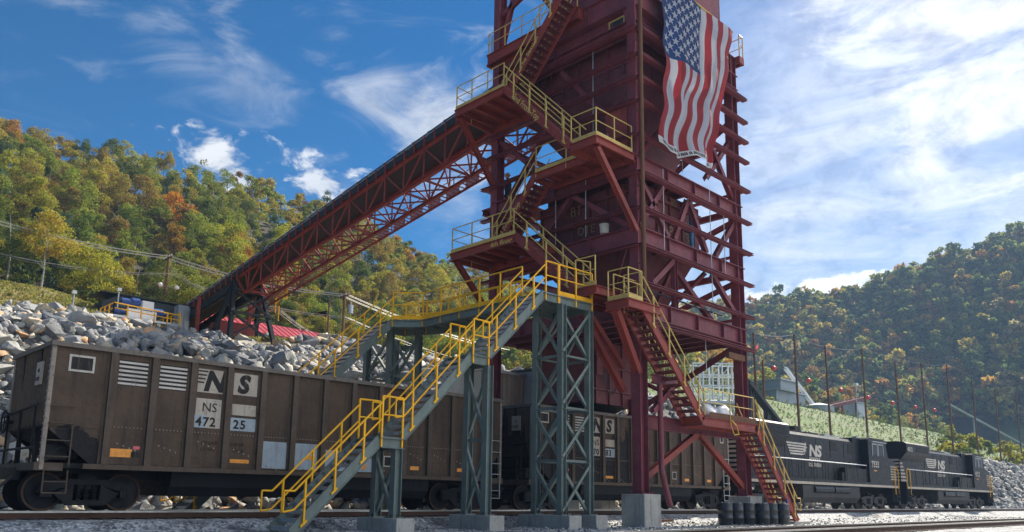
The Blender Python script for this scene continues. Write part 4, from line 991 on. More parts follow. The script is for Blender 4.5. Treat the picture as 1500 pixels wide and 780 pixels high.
def truck(parent, xc, wb, r, yn=.72, yf=2.48, axles=2, mat='hopper_dark'):
    tr = thing('truck', None, None); tr.parent = parent; tr.location = Vector((xc, 1.6, 0)) - root_loc(parent)
    xs_ = [xc + wb * (i - (axles - 1) / 2) for i in range(axles)]
    for x in xs_:
        mb = MB(); wheelset(mb, x, .85 + .07, 2.35 - .07, r); mb.build('wheelset', M[mat], tr, True)
        mb = MB(); ring(mb, x, .775, r * .99, r * .88); mb.build('tyre', M['galv'] if False else M['rail_side'], tr)
    for y, s in ((.52, -1), (2.6, 1)):
        mb = MB(); L = wb * (axles - 1)
        x0, x1 = xs_[0], xs_[-1]; y0, y1 = y, y + .11
        for k in range(axles - 1):
            a, b_ = xs_[k], xs_[k + 1]; mid = (a + b_) / 2; w = (b_ - a) / 2
            up_ = [(a - .18, r - .02), (a - .12, r + .2), (mid - .45 * w, r + .30), (mid + .45 * w, r + .30), (b_ + .12, r + .2), (b_ + .18, r - .02), (b_ - .2, r - .08), (mid + .48 * w, r - .32), (mid - .48 * w, r - .32), (a + .2, r - .08)]
            ins = [(mid - .34 * w, r + .17), (mid + .34 * w, r + .17), (mid + .34 * w, r - .20), (mid - .34 * w, r - .20)]
            # side frame as a band above, band below and two legs, leaving the spring window open
            mb.prism([(x, y0, z) for x, z in (up_[0], up_[1], up_[2], up_[3], up_[4], up_[5], (b_ - .15, r - .04), ins[1], ins[0], (a + .15, r - .04))], (0, .11, 0))
            mb.prism([(x, y0, z) for x, z in ((a + .1, r + .0), ins[0], ins[3], up_[8], (a + .2, r - .08))], (0, .11, 0))
            mb.prism([(x, y0, z) for x, z in ((b_ - .1, r + .0), ins[1], ins[2], up_[7], (b_ - .2, r - .08))], (0, .11, 0))
            mb.prism([(x, y0, z) for x, z in (ins[3], ins[2], up_[7], up_[8])], (0, .11, 0))
            for j in range(3):
                cx_ = mid - .2 * w + j * .2 * w
                for q in range(6): mb.tube((cx_, y + .055, r - .18 + q * .06), (cx_, y + .055, r - .15 + q * .06), .06, 8)
        for x in xs_: mb.box(x - .13, x + .13, y - .04, y + .13, r - .13, r + .13); [mb.tube((x + dx, y - .06, r + dz), (x + dx, y - .04, r + dz), .025, 6) for dx in (-.05, .05) for dz in (-.05, .05)]
        mb.build('side_frame', M[mat], tr)
    mb = MB(); mb.box(xc - .2, xc + .2, .6, 2.6, r + .05, r + .4); mb.build('bolster', M[mat], tr)
    return tr
def hopper(x0, L, numl, numr, endnum, label, lettered):
    t_ = thing('hopper_car', label, 'railcar', (x0, 1.6, 0), 'coal hopper cars under the tower')
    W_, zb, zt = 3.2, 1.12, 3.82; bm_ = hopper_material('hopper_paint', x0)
    mb = MB(); th = .04
    mb.box(x0 + 1.3, x0 + L - 1.3, 0, th, zb, zt); mb.box(x0 + 1.3, x0 + L - 1.3, W_ - th, W_, zb, zt)
    for e in (0, 1):   # sides over the ends keep full height; the slope sheet falls away inside
        xa, xb = (x0 + .02, x0 + 1.3) if e == 0 else (x0 + L - 1.3, x0 + L - .02)
        for y in (0, W_ - th): mb.box(xa, xb, y, y + th, 1.95, zt)
        for y in (0.02, W_ - th - .02):
            mb.prism([((xa if e == 0 else xb), y, 1.96), ((xb if e == 0 else xa), y, 1.96), ((xb if e == 0 else xa), y, zb), ((xb if e == 0 else xa) + (-.25 if e == 0 else .25), y, zb)], (0, .03, 0))
    mb.box(x0 + .02, x0 + .06, .02, W_ - .02, 1.95, zt); mb.box(x0 + L - .06, x0 + L - .02, .02, W_ - .02, 1.95, zt)
    mb.prism([(x0 + .04, .05, 1.95), (x0 + 1.5, .05, 1.15), (x0 + 1.55, .05, 1.2), (x0 + .06, .05, 2.02)], (0, W_ - .1, 0))
    mb.prism([(x0 + L - .04, .05, 1.95), (x0 + L - 1.5, .05, 1.15), (x0 + L - 1.55, .05, 1.2), (x0 + L - .06, .05, 2.02)], (0, W_ - .1, 0))
    mb.box(x0 + 1.3, x0 + L - 1.3, .05, W_ - .05, zb, zb + .04)
    mb.build('body', bm_, t_)
    mb = MB()
    mb.box(x0 - .04, x0 + L + .04, -.09, .09, zt, zt + .11); mb.box(x0 - .04, x0 + L + .04, W_ - .09, W_ + .09, zt, zt + .11)
    mb.box(x0 - .04, x0 + .12, .092, W_ - .092, zt + .002, zt + .108); mb.box(x0 + L - .12, x0 + L + .04, .092, W_ - .092, zt + .002, zt + .108); mb.build('top_chord', M['hopper_edge'] if False else paint_top, t_)
    mb = MB(); mb.box(x0 + .9, x0 + L - .9, -.10, .14, zb - .13, zb - .01); mb.box(x0 + .9, x0 + L - .9, W_ - .14, W_ + .10, zb - .13, zb - .01); mb.build('side_sill', M['hopper_rib'], t_)
    npan = 12; ribs = [1.36 + (L - 2.72) * i / npan for i in range(npan + 1)]
    for i, rx in enumerate(ribs):
        x = x0 + rx
        for y, s in ((-.001, -1), (W_ + .001, 1)):
            mb = MB(); ya_, yb_ = (y - .11, y) if s < 0 else (y, y + .11)
            mb.box(x - .075, x + .075, ya_, yb_, zb - .01, zt)
            mb.box(x - .135, x - .075, (y - .014 if s < 0 else y), (y if s < 0 else y + .014), zb, zt); mb.box(x + .075, x + .135, (y - .014 if s < 0 else y), (y if s < 0 else y + .014), zb, zt)
            if s < 0:
                for z in np.arange(zb + .1, zt - .05, .17): mb.tube((x - .105, y - .03, z), (x - .105, y - .014, z), .016, 6); mb.tube((x + .105, y - .03, z), (x + .105, y - .014, z), .016, 6)
            mb.build('rib', M['hopper_rib'], t_)
    mb = MB()
    for a, b_ in zip(ribs[:-1], ribs[1:]):   # rivet rows across the panels
        for k in range(8): mb.tube((x0 + a + .18 + (b_ - a - .36) * k / 7, -.016, 2.02), (x0 + a + .18 + (b_ - a - .36) * k / 7, 0, 2.02), .016, 6)
        zr_ = random.choice((1.22, 1.62, 1.78))
        for k in range(4): mb.tube((x0 + a + .28 + (b_ - a - .56) * k / 3, -.02, zr_ - k * .05), (x0 + a + .28 + (b_ - a - .56) * k / 3, 0, zr_ - k * .05), .022, 6)
    mb.build('rivets', M['hopper_edge'], t_)
    # tub belly between the trucks
    mb = MB(); prof_ = [(.15, 1.0), (.22, .62), (.42, .38), (W_ - .42, .38), (W_ - .22, .62), (W_ - .15, 1.0)]
    mb.prism([(x0 + 3.1, y, z) for y, z in prof_], (L - 6.2, 0, 0)); mb.box(x0 + .3, x0 + L - .3, 1.1, 2.1, .78, 1.1); mb.box(x0 + .5, x0 + L - .5, .12, W_ - .12, .995, 1.115); mb.build('tub', M['hopper_dark'], t_)
    for e in (0, 1):
        xe = x0 if e == 0 else x0 + L; s = 1 if e == 0 else -1
        for y in (-.03, W_ - .07):
            mb = MB(); mb.box(min(xe, xe + s * .09), max(xe, xe + s * .09), y, y + .10, .95, zt)
            if y < 0:
                for z in np.arange(1.1, zt, .15): mb.tube((xe + s * .045, -.05, z), (xe + s * .045, -.03, z), .022, 6); mb.tube((xe - s * .02, .03, z), (xe, .03, z), .022, 6)
            mb.build('corner_post', M['hopper_edge'], t_)
        for y in (.85, 2.3):
            mb = MB(); mb.beam((xe + s * .12, y, .98), (xe - s * .02 + s * .06, y, zt), .1, .09, (1, 0, 0)); mb.build('end_post', M['hopper_dark'], t_)
        mb = MB(); mb.box(min(xe - s * .1, xe + s * .5), max(xe - s * .1, xe + s * .5), -.02, W_ + .02, .93, 1.11); mb.build('end_sill', M['hopper_rib'], t_)
        # ladder and grab irons on the side, rails across the end
        mb = MB(); sx = xe + s * .10; sx2 = xe + s * .60
        for z in (1.25, 1.62, 2.02, 2.42): mb.pipe([(sx, -.03, z), (sx, -.10, z), (sx2, -.10, z), (sx2, -.03, z)], .016, 6)
        mb.beam((sx2, -.05, 1.05), (sx2, -.05, 1.95), .05, .03, (1, 0, 0))
        mb.build('ladder', M['hopper_rib'] if e == 0 else M['galv'], t_); mb = MB(); mb.pipe([(sx, -.05, .95), (sx, -.07, .42), (sx2, -.07, .42), (sx2, -.05, .95)], .018, 6); mb.tube((sx, -.06, .68), (sx2, -.06, .68), .016, 6); mb.build('sill_step', M['hopper_rib'] if e == 0 else M['galv'], t_)
        mb = MB(); mb.tube((xe - s * .12, .1, 2.45), (xe - s * .12, W_ - .1, 2.3), .03, 8); mb.tube((xe - s * .12, .1, 1.45), (xe - s * .12, W_ - .1, 1.45), .03, 8)
        for y in (.4, 1.6, 2.7): mb.tube((xe - s * .1, y, 1.1), (xe - s * .1, y, 2.4), .025, 8)
        mb.build('end_rail', M['hopper_dark'], t_)
        mb = MB(); cxp = xe - s * .5; mb.box(min(xe, xe - s * .75), max(xe, xe - s * .75), 1.45, 1.75, .72, 1.0); mb.box(min(xe - s * .6, xe - s * .9), max(xe - s * .6, xe - s * .9), 1.38, 1.82, .66, 1.04); mb.pipe([(xe - s * .2, 1.25, .8), (xe - s * .5, 1.2, .5), (xe - s * .75, 1.3, .55)], .04, 8); mb.build('coupler', M['black_grime'], t_)
        if e == 0:
            mb = MB(); n = 20; c = Vector((xe - .22, 2.55, 2.15)); rr = .28
            pts = [c + Vector((0, math.cos(2 * math.pi * i / n) * rr, math.sin(2 * math.pi * i / n) * rr)) for i in range(n + 1)]; mb.pipe(pts, .022, 6)
            for i in (0, 5, 10, 15): mb.tube(c, pts[i], .015, 6)
            mb.tube(c, c + Vector((.2, 0, 0)), .05, 8); mb.build('hand_brake_wheel', M['hopper_dark'], t_)
            mb = MB(); mb.box(xe + .25, xe + .7, .5, .95, 1.2, 1.55); mb.tube((xe + .75, .7, 1.3), (xe + .95, .7, 1.3), .14, 12); mb.pipe([(xe + .2, .3, 1.15), (xe + .5, .3, 1.5), (xe + 1.0, .4, 1.3)], .02, 6); mb.build('brake_gear', M['black_grime'], t_)
    truck(t_, x0 + 1.24, 1.78, .457); truck(t_, x0 + L - 1.24, 1.78, .457)
    # markings
    def panel(a, b_, z0, z1, mat, y=-.006): mb = MB(); mb.box(x0 + a, x0 + b_, y, 0, z0, z1); return mb.build('stencil_panel', M[mat], t_)
    def txt(s, size, a, z, mat='ink', bold=.0, shear=0.0, sp=1.0): return text_obj('lettering', s, size, (x0 + a, -.011, z), (1, 0, 0), (0, 0, 1), M[mat], t_, bold, shear, sp, .003)
    P = lambda i: (ribs[i] + .15, ribs[i + 1] - .15)
    mb = MB(); mb.box(x0 + .38, x0 + .95, -.02, 0, 3.26, 3.66); mb.build('stencil_panel', M['white'], t_); mb = MB(); mb.box(x0 + .43, x0 + .90, -.026, -.021, 3.31, 3.61); mb.build('tag_plate', M['ink'], t_)
    for i in (0, 1):
        a, b_ = P(i); panel(a, b_, 3.05, 3.68, 'ink')
        mb = MB()
        for k in range(6): mb.box(x0 + a, x0 + b_, -.012, -.007, 3.07 + k * .105, 3.07 + k * .105 + .052)
        mb.build('lettering', M['white'], t_)
    a, b_ = P(2); panel(a, b_, 3.08, 3.70, 'stencil'); txt('N', .72, a + .16, 3.15, bold=.035, shear=.22)
    mb = MB()
    for k in range(4): mb.box(x0 + a + .0, x0 + a + .26 - k * .03, -.012, -.007, 3.62 - k * .1, 3.66 - k * .1)
    mb.build('lettering', M['ink'], t_)
    a2, b2 = P(3); panel(a2, b2, 3.10, 3.70, 'stencil'); txt('S', .66, a2 + .12, 3.18, bold=.035, shear=.15)
    panel(a, b_, 2.15, 2.92, 'stencil'); txt('NS', .34, a + .16, 2.58); mbp = panel(a - .08, a + .30, 2.15, 2.48, 'patch_blue', -.009); text_obj('lettering', numl, .33, (x0 + a + .02, -.015, 2.2), (1, 0, 0), (0, 0, 1), M['ink'], t_, .008, 0, 1.15, .003)
    panel(a2, b2, 2.55, 2.85, 'stencil'); panel(a2 - .04, b2 + .05, 2.13, 2.48, 'patch_blue'); txt(numr, .33, a2 + .06, 2.19, bold=.008, sp=1.2)
    txt('LD LMT', .13, a + .22, 1.72); txt('LT WT', .13, a + .22, 1.55); txt('238100', .13, a2 + .02, 1.72); txt('47900', .13, a2 + .08, 1.55)
    panel(a2 + .05, b2 - .1, 1.27, 1.37, 'orange'); panel(P(0)[0] - .05, P(0)[0] + .5, 1.30, 1.50, 'orange'); panel(P(0)[1] - .18, P(0)[1] - .02, 1.50, 1.58, 'pink'); panel(P(0)[1] - .22, P(0)[1] - .0, 1.30, 1.44, 'ink')
    if lettered:
        for i, h in ((4, .74), (5, .74), (6, .60), (7, .42)): a, b_ = P(i); panel(a - .06, b_ + .06, 1.16, 1.16 + h, 'patch_blue')
        a, b_ = P(5); panel(a + .35, b_ - .05, 1.45, 1.56, 'orange', -.012); a, b_ = P(7); panel(a + .1, a + .45, 1.25, 1.40, 'orange', -.012)
    for i in (8,): a, b_ = P(i); panel(a + .1, a + .42, 1.35, 1.68, 'white'); panel(a + .13, a + .39, 1.38, 1.65, 'ink', -.01); txt('LD LMT', .1, a + .2, 1.9); txt('LT WT', .1, a + .2, 1.8)
    for i in (9, 11): a, b_ = P(i); panel(a + .15, a + .5, 1.28, 1.40, 'orange')
    mb = MB(); mb.box(x0 - .03, x0 + .012, .55, 1.0, 2.95, 3.5); mb.build('tag_plate', M['stencil'], t_)
    text_obj('lettering', endnum, .13, (x0 - .034, .98, 3.05), (0, -1, 0), (0, 0, 1), M['ink'], t_, 0, 0, 1, .003); text_obj('lettering', 'NS', .13, (x0 - .034, .86, 3.25), (0, -1, 0), (0, 0, 1), M['ink'], t_, 0, 0, 1, .003)
    mb = MB(); mb.box(x0 + L - .75, x0 + L - .45, -.02, 0, 3.2, 3.55); mb.build('tag_plate', M['white'], t_); mb = MB(); mb.box(x0 + L - .71, x0 + L - .49, -.026, -.021, 3.25, 3.5); mb.build('tag_plate', M['ink'], t_)
    return t_
paint_top = paint('worn_top_chord', (0.17, 0.145, 0.122), (0.05, 0.042, 0.036), 0.85, 0.65, True, 1.2)
hopper(0.0, 14.65, '472', '25', '47225', 'brown steel coal hopper car numbered 47225, nearest at the left', True)
hopper(16.2, 14.1, '470', '83', '47083', 'dark coal hopper car numbered 47083 standing under the tower', False)
mb = MB(); bmx = [(16.5, 3.5), (30.0, 3.5)]
cv = []; cf = []
nxk, nyk = 40, 10
for j in range(nyk + 1):
    for i in range(nxk + 1):
        x = 16.35 + 13.8 * i / nxk; y = .12 + 2.96 * j / nyk
        u = min(i, nxk - i) / 4; v_ = min(j, nyk - j) / 3; hgt = 3.45 + .7 * min(1, u) * min(1, v_) * math.exp(-((x - 21.3) / 1.6) ** 2) + .12 * mnoise.noise(Vector((x * 2, y * 2, 0)))
        cv.append((x, y, hgt))
for j in range(nyk):
    for i in range(nxk): cf.append((j * (nxk + 1) + i, j * (nxk + 1) + i + 1, (j + 1) * (nxk + 1) + i + 1, (j + 1) * (nxk + 1) + i))
mb.add(cv, cf); o = mb.build('coal_load', flat('coal', (.014, .014, .016), .55, 0, .5, 14)); tag(o, 'black coal heaped in the railcar under the chute', 'coal', kind='stuff')

# ------------------------------------------------------------------ locomotives
def locomotive(x0, L, num, label):
    t_ = thing('diesel_locomotive', label, 'locomotive', (x0, 1.6, 0), 'black diesel locomotives')
    X_ = lambda a: x0 + a
    k = L / 22.0
    def bx_(mb, a, b_, y0, y1, z0, z1): return mb.box(x0 + a * k, x0 + b_ * k, y0, y1, z0, z1)
    mb = MB(); bx_(mb, .15, 21.6, .08, 3.12, 1.40, 1.72); bx_(mb, .15, .3, .1, 3.1, .35, 1.9); bx_(mb, 21.5, 21.7, .1, 3.1, .3, 1.9); mb.build('underframe', M['black'], t_)
    mb = MB(); bx_(mb, .3, 21.4, .055, .079, 1.42, 1.56); mb.build('sill_stripe', M['stencil'], t_)
    # long hood: narrow body with chamfered roof, flared radiator section at the rear
    mb = MB()
    def hood(a, b_, y0, y1, z0, z1, ch): mb.prism([(x0 + a * k, y, z) for y, z in ((y0, z0), (y0, z1 - ch), (y0 + ch, z1), (y1 - ch, z1), (y1, z1 - ch), (y1, z0))], ((b_ - a) * k, 0, 0))
    hood(.7, 16.6, .62, 2.58, 1.72, 4.42, .18); mb.build('long_hood', M['black'], t_)
    mb = MB()
    mb.prism([(x0 + .75 * k, y, z) for y, z in ((.61, 3.45), (.10, 4.0), (.10, 4.62), (.3, 4.74), (2.9, 4.74), (3.1, 4.62), (3.1, 4.0), (2.59, 3.45))], (4.9 * k, 0, 0)); mb.build('radiator_hood', M['black'], t_)
    mb = MB()
    bx_(mb, 2.8, 5.3, .085, .099, 4.06, 4.50); mb.build('radiator_grille', M['hopper_dark'], t_)
    mb = MB()
    for i in range(3): bx_(mb, 1.3 + 1.4 * i, 2.4 + 1.4 * i, .9, 2.3, 4.74, 4.83)
    mb.build('roof_fan', M['black_grime'], t_)
    for a in (6.6, 9.6, 12.2):
        mb = MB(); bx_(mb, a, a + 1.7, 1.0, 2.2, 4.42, 4.56); mb.build('roof_hatch', M['galv'] if a > 12 else M['black_grime'], t_)
    mb = MB(); bx_(mb, 8.6, 9.4, 1.2, 2.0, 4.42, 4.86); mb.build('exhaust_stack', M['black_grime'], t_)
    mb = MB()
    for i in range(13):
        a = 6.0 + .8 * i; bx_(mb, a, a + .74, .600, .619, 1.86, 3.0)
        mb.box(x0 + a * k + .56 * k, x0 + a * k + .60 * k, .585, .6, 2.35, 2.5)
    for i in range(5): bx_(mb, 6.0 + 2.0 * i, 7.9 + 2.0 * i, .602, .619, 3.12, 4.15)
    mb.build('hood_doors', M['black'], t_)
    mb = MB(); bx_(mb, 12.0, 12.9, .59, .602, 3.55, 4.1); bx_(mb, 14.6, 15.4, .59, .602, 3.5, 4.1); mb.build('intake_grille', M['hopper_dark'], t_)
    mb = MB(); bx_(mb, 15.4, 16.6, .60, 2.6, 3.2, 4.55); bx_(mb, 12.8, 15.4, .3, .62, 1.72, 2.25); bx_(mb, 13.2, 17.0, .25, .62, 1.72, 2.55); mb.build('electrical_cabinet', M['black'], t_)
    # cab with windows, sun visors, nose
    mb = MB(); mb.prism([(x0 + a * k, .12, z) for a, z in ((16.7, 1.72), (16.7, 4.50), (16.9, 4.62), (19.4, 4.62), (19.7, 4.45), (20.0, 3.45), (21.3, 3.15), (21.45, 1.72))], (0, 2.96, 0)); mb.build('cab', M['black'], t_)
    for a in (17.35, 18.35):
        mb = MB(); bx_(mb, a, a + .8, .095, .119, 3.5, 4.2); w_ = mb.build('cab_window', M['glass'], t_)
        mb = MB(); bx_(mb, a - .06, a + .86, .085, .118, 4.2, 4.27); bx_(mb, a - .06, a, .085, .118, 3.44, 4.2); bx_(mb, a + .8, a + .86, .085, .118, 3.44, 4.2); mb.build('window_frame', M['galv'], w_)
    mb = MB(); bx_(mb, 16.9, 19.3, -.12, .118, 4.33, 4.38); mb.build('sun_visor', M['galv'], t_)
    mb = MB(); mb.prism([(x0 + 19.52 * k, y, z) for y, z in ((.35, 4.3), (1.4, 4.3), (1.4, 3.55), (.35, 3.55))], (.32 * k, 0, 0)); mb.prism([(x0 + 19.52 * k, y, z) for y, z in ((1.8, 4.3), (2.85, 4.3), (2.85, 3.55), (1.8, 3.55))], (.32 * k, 0, 0)); mb.build('windscreen', M['glass'], t_)
    mb = MB(); bx_(mb, 21.0, 21.4, .5, 2.7, 3.155, 3.17)
    for i in range(6): bx_(mb, 20.3, 21.3, .100, .118, 1.95 + i * .17, 2.03 + i * .17)
    mb.build('nose_stripes', M['stencil'], t_)
    mb = MB()
    for i in range(7): mb.box(x0 + .7 * k - .014, x0 + .7 * k, .66, 2.54, 1.95 + i * .24, 2.08 + i * .24)
    for i in range(6): bx_(mb, .75, 1.9 - i * .14, .598, .619, 1.95 + i * .24, 2.08 + i * .24)
    mb.build('rear_stripes', M['stencil'], t_)
    # tank, air reservoirs, trucks
    mb = MB(); mb.prism([(x0 + 7.0 * k, y, z) for y, z in ((.35, .38), (.12, .7), (.12, 1.36), (.9, 1.38), (2.3, 1.38), (3.08, 1.36), (3.08, .7), (2.85, .38))], (7.9 * k, 0, 0)); mb.build('fuel_tank', M['black_grime'], t_)
    mb = MB(); mb.tube((X_(8.4 * k), .20, 1.14), (X_(10.9 * k), .20, 1.14), .22, 20); mb.tube((X_(11.1 * k), .20, 1.14), (X_(13.3 * k), .20, 1.14), .22, 20); mb.build('air_reservoir', M['black'], t_, True)
    for xc in (3.4, 18.2): truck(t_, x0 + xc * k, 1.95, .52, axles=3, mat='black_grime')
    mb = MB()
    for a in (.2, 20.9):
        for z in (.5, .85, 1.2): mb.box(X_(a * k), X_(a * k) + .5, -.02, .25, z, z + .03)
        mb.box(X_(a * k) - .02, X_(a * k), -.02, .3, .5, 1.4); mb.box(X_(a * k) + .5, X_(a * k) + .52, -.02, .3, .5, 1.4)
    mb.build('step_well', M['black_grime'], t_)
    mb = MB(); mb.pipe([(X_(.75 * k), .12, 2.78), (X_(16.2 * k), .12, 2.78)], .026, 8); mb.build('side_rail', M['white_steel'], t_)  # pale colour stands in for light catching the rail
    mb = MB()
    for i in range(11): mb.tube((X_((.8 + i * 1.54) * k), .12, 1.72), (X_((.8 + i * 1.54) * k), .12, 2.78), .025, 6)
    mb.pipe([(X_(16.9 * k), .05, 2.85), (X_(19.8 * k), .05, 2.85)], .02, 6); mb.build('stanchions', M['black_grime'], t_)
    mb = MB()
    for a in (.25, 20.8): mb.pipe([(X_(a * k), .03, 1.0), (X_(a * k), .03, 2.6), (X_(a * k) + .25, .06, 2.85)], .026, 8); mb.pipe([(X_(a * k) + .62, .03, 1.0), (X_(a * k) + .62, .03, 2.6), (X_(a * k) + .45, .06, 2.85)], .026, 8)
    mb.build('grab_rail', M['yellow'], t_)
    mb = MB(); mb.box(X_(0) - .35, X_(0) + .2, 1.42, 1.78, .72, 1.02); mb.pipe([(X_(0), 1.0, 1.0), (X_(0) - .3, 1.0, .5), (X_(0) - .2, 1.2, .4)], .03, 6); mb.box(X_(L - .3), X_(L) + .1, 1.42, 1.78, .72, 1.02); mb.build('coupler', M['black_grime'], t_)
    mb = MB(); bx_(mb, 17.6, 17.9, 1.2, 1.5, 4.62, 4.8); bx_(mb, 18.1, 18.6, 1.5, 1.6, 4.62, 4.78); mb.build('horn', M['galv'], t_); mb = MB(); mb.tube((X_(18.9 * k), 1.0, 4.62), (X_(18.9 * k), 1.0, 5.1), .03, 6); mb.build('antenna', M['galv'], t_)
    mb = MB(); [bx_(mb, 12.0 + .11 * i, 12.05 + .11 * i, .583, .60, 3.55, 4.1) for i in range(8)]; mb.build('grille_bars', M['black_grime'], t_)
    mb = MB(); mb.prism([(X_(L) - .1, .2, .25), (X_(L) + .45, .6, .22), (X_(L) + .45, 2.6, .22), (X_(L) - .1, 3.0, .25)], (0, 0, .6)); mb.build('snow_plough', M['black_grime'], t_)
    # lettering
    T = lambda s, size, a, y, z, mat='white', bold=0.0, sh=0.0, sp=1.0: text_obj('lettering', s, size, (x0 + a * k, y, z), (1, 0, 0), (0, 0, 1), M[mat], t_, bold, sh, sp, .003)
    mb = MB()
    for i in range(5): mb.prism([(x0 + (6.2 + .10 * i) * k, .589, 3.78 - i * .15), (x0 + 8.55 * k, .589, 3.78 - i * .15), (x0 + (8.5 - .10 * i) * k, .589, 3.69 - i * .15), (x0 + (6.25 + .10 * i) * k, .589, 3.69 - i * .15)], (0, .008, 0))
    # the rearing horse: head, neck, body, legs and tail as one pale outline
    hx, hz, hs = 8.25, 3.12, .44
    horse = [(0, .35), (.35, .9), (.7, 1.15), (.95, 1.55), (1.1, 1.7), (1.2, 1.55), (1.45, 1.4), (1.4, 1.28), (1.15, 1.3), (1.08, 1.05), (1.5, 1.1), (1.75, .9), (1.45, .95), (1.0, .75), (1.3, .6), (1.25, .35), (1.12, .5), (.75, .55), (.8, .2), (.65, 0), (.6, .25), (.35, .5)]
    mb.prism([(x0 + hx * k + a * hs * .7, .589, hz + b_ * hs) for a, b_ in horse], (0, .008, 0)); mb.build('horse_emblem', M['white'], t_)
    text_obj('lettering', 'NS', .92, (x0 + 9.0 * k, .588, 3.10), (1, 0, 0), (0, 0, 1), M['white'], t_, .035, .12, .9, .003, 1.5); T('NORFOLK', .30, 9.0, .588, 2.80, bold=.008, sp=1.1); T('SOUTHERN', .30, 8.9, .588, 2.48, bold=.008, sp=1.1)
    T(num, .55, 17.1, .108, 2.72, bold=.02, sp=1.15); T(num, .42, 1.0, .094, 4.08, 'white', .015, 0, 1.15) if num == '4312' else None
    mb = MB(); bx_(mb, 17.4, 17.9, .100, .118, 2.45, 2.52); mb.build('tag_plate', M['orange'], t_)
    return t_
locomotive(31.55, 21.9, '7533', 'black diesel locomotive numbered 7533, coupled to the hopper car')
locomotive(54.3, 21.2, '4312', 'black diesel locomotive numbered 4312 leading at the far right')

# ------------------------------------------------------------------ flag
fl = thing('flag', 'giant stars and stripes flag hung vertically from the tower top', 'flag', (21.8, -4.1, 21.0), None)
ZL = [(21.15, 19.1), (19.87, 19.08), (17.83, 19.17), (16.0, 18.72), (15.0, 18.61), (13.94, 18.43), (13.6, 18.48)]
ZR = [(21.15, 24.55), (21.0, 24.48), (18.76, 23.87), (16.95, 23.3), (15.57, 22.66), (14.46, 22.07), (13.6, 21.7)]
def xin(P, z):
    if z >= P[0][0]: return P[0][1]
    for (za, xa), (zb_, xb) in zip(P[:-1], P[1:]):
        if z >= zb_: return xb + (xa - xb) * (z - zb_) / (za - zb_)
    return P[-1][1]
ztop, zbot = 21.15, 13.75; can = 3.42 / (ztop - zbot)
def fpt(u, v, lift=0.0):
    """u across 0..1, v down 0..1 -> point on the rippled cloth"""
    z = ztop - v * (ztop - zbot) - .18 * v * math.sin(u * 7.0) * (1 if v > .9 else v) - .35 * v * u * (1 - u)
    xl, xr = xin(ZL, z), xin(ZR, z); x = xl + (xr - xl) * u
    amp = .06 + .22 * v
    def d(u_, v_): return amp * (math.sin(u_ * 13 + v_ * 2.2) * .55 + math.sin(u_ * 24 - v_ * 3.5 + 1) * .28 + math.sin(u_ * 5 + v_ * 6) * .35 + .25 * math.sin(v_ * 21 + u_ * 3))
    y = -4.25 - .25 * v + d(u, v) - (.35 * max(0, u - .75) if v > .2 else 0) * v
    x += .10 * math.sin(v * 12 + u * 4) * v + .05 * math.sin(v * 27)
    return (x, y - lift, z)
mb = MB(); nu, nv = 78, 110
vs_ = [fpt(i / nu, j / nv) for j in range(nv + 1) for i in range(nu + 1)]; fs_ = []; mi = []
for j in range(nv):
    for i in range(nu):
        fs_.append((j * (nu + 1) + i, j * (nu + 1) + i + 1, (j + 1) * (nu + 1) + i + 1, (j + 1) * (nu + 1) + i)); v = (j + .5) / nv; st_ = int((i + .5) / nu * 13)
        mi.append(3 if v > .965 else 2 if (v < can and st_ < 7) else (0 if st_ % 2 == 0 else 1))
mb.v = vs_; mb.f = fs_; mb.mi = mi
def cloth(name, col):
    mt, nt, b = newmat(name)
    n = nnoise(nt, 1.3, 5, .6); c = nmix(nt, nramp(nt, n, .3, .7), tuple(x * .86 for x in col), col); nt.links.new(c, b.inputs['Base Color']); b.inputs['Roughness'].default_value = .75
    tr = nt.nodes.new('ShaderNodeBsdfTranslucent'); nt.links.new(c, tr.inputs['Color']); mxs = nt.nodes.new('ShaderNodeMixShader'); mxs.inputs[0].default_value = .38
    out = [x for x in nt.nodes if x.type == 'OUTPUT_MATERIAL'][0]; nt.links.new(b.outputs[0], mxs.inputs[1]); nt.links.new(tr.outputs[0], mxs.inputs[2]); nt.links.new(mxs.outputs[0], out.inputs['Surface'])
    return mt
fc = [cloth('flag_red', (.34, .022, .032)), cloth('flag_white', (.50, .51, .58)), cloth('flag_blue', (.012, .045, .17)), cloth('flag_hem', (.74, .75, .76))]
mb.build('cloth', fc, fl, True)
mb = MB()
for r_ in range(11):            # eleven star rows down the length, nine columns over seven stripes
    for c_ in range(9):
        if (r_ + c_) % 2: continue
        u0 = (7 / 13) * (c_ + 1) / 10; v0 = can * (r_ + 1) / 12; cpt = []
        for q in range(10):
            a = math.pi * q / 5 + math.pi / 2 + .0; rr = .215 if q % 2 == 0 else .085
            cpt.append(fpt(u0 + math.cos(a) * rr / 5.4, v0 - math.sin(a) * rr / 7.4, .025))
        mb.add([fpt(u0, v0, .025)] + cpt, [(0, 1 + q, 1 + (q + 1) % 10) for q in range(10)])
mb.build('stars', fc[1], fl)
mb = MB(); mb.beam((18.9, -4.2, 21.17), (24.7, -4.2, 21.17), .05, .05); mb.build('header_rope', M['rope'], fl)
mb = MB()
for i in range(26):
    u = .04 + .92 * i / 26 + random.uniform(-.008, .008)
    for s in (0, 1): mb.add([fpt(u + s * .012, .972, .02), fpt(u + .008 + s * .012, .972, .02), fpt(u + .012 + s * .016, .99, .02), fpt(u + .002 + s * .014, .99, .02)], [(0, 1, 2, 3)])
mb.build('hem_stitching', M['dark_steel'], fl)

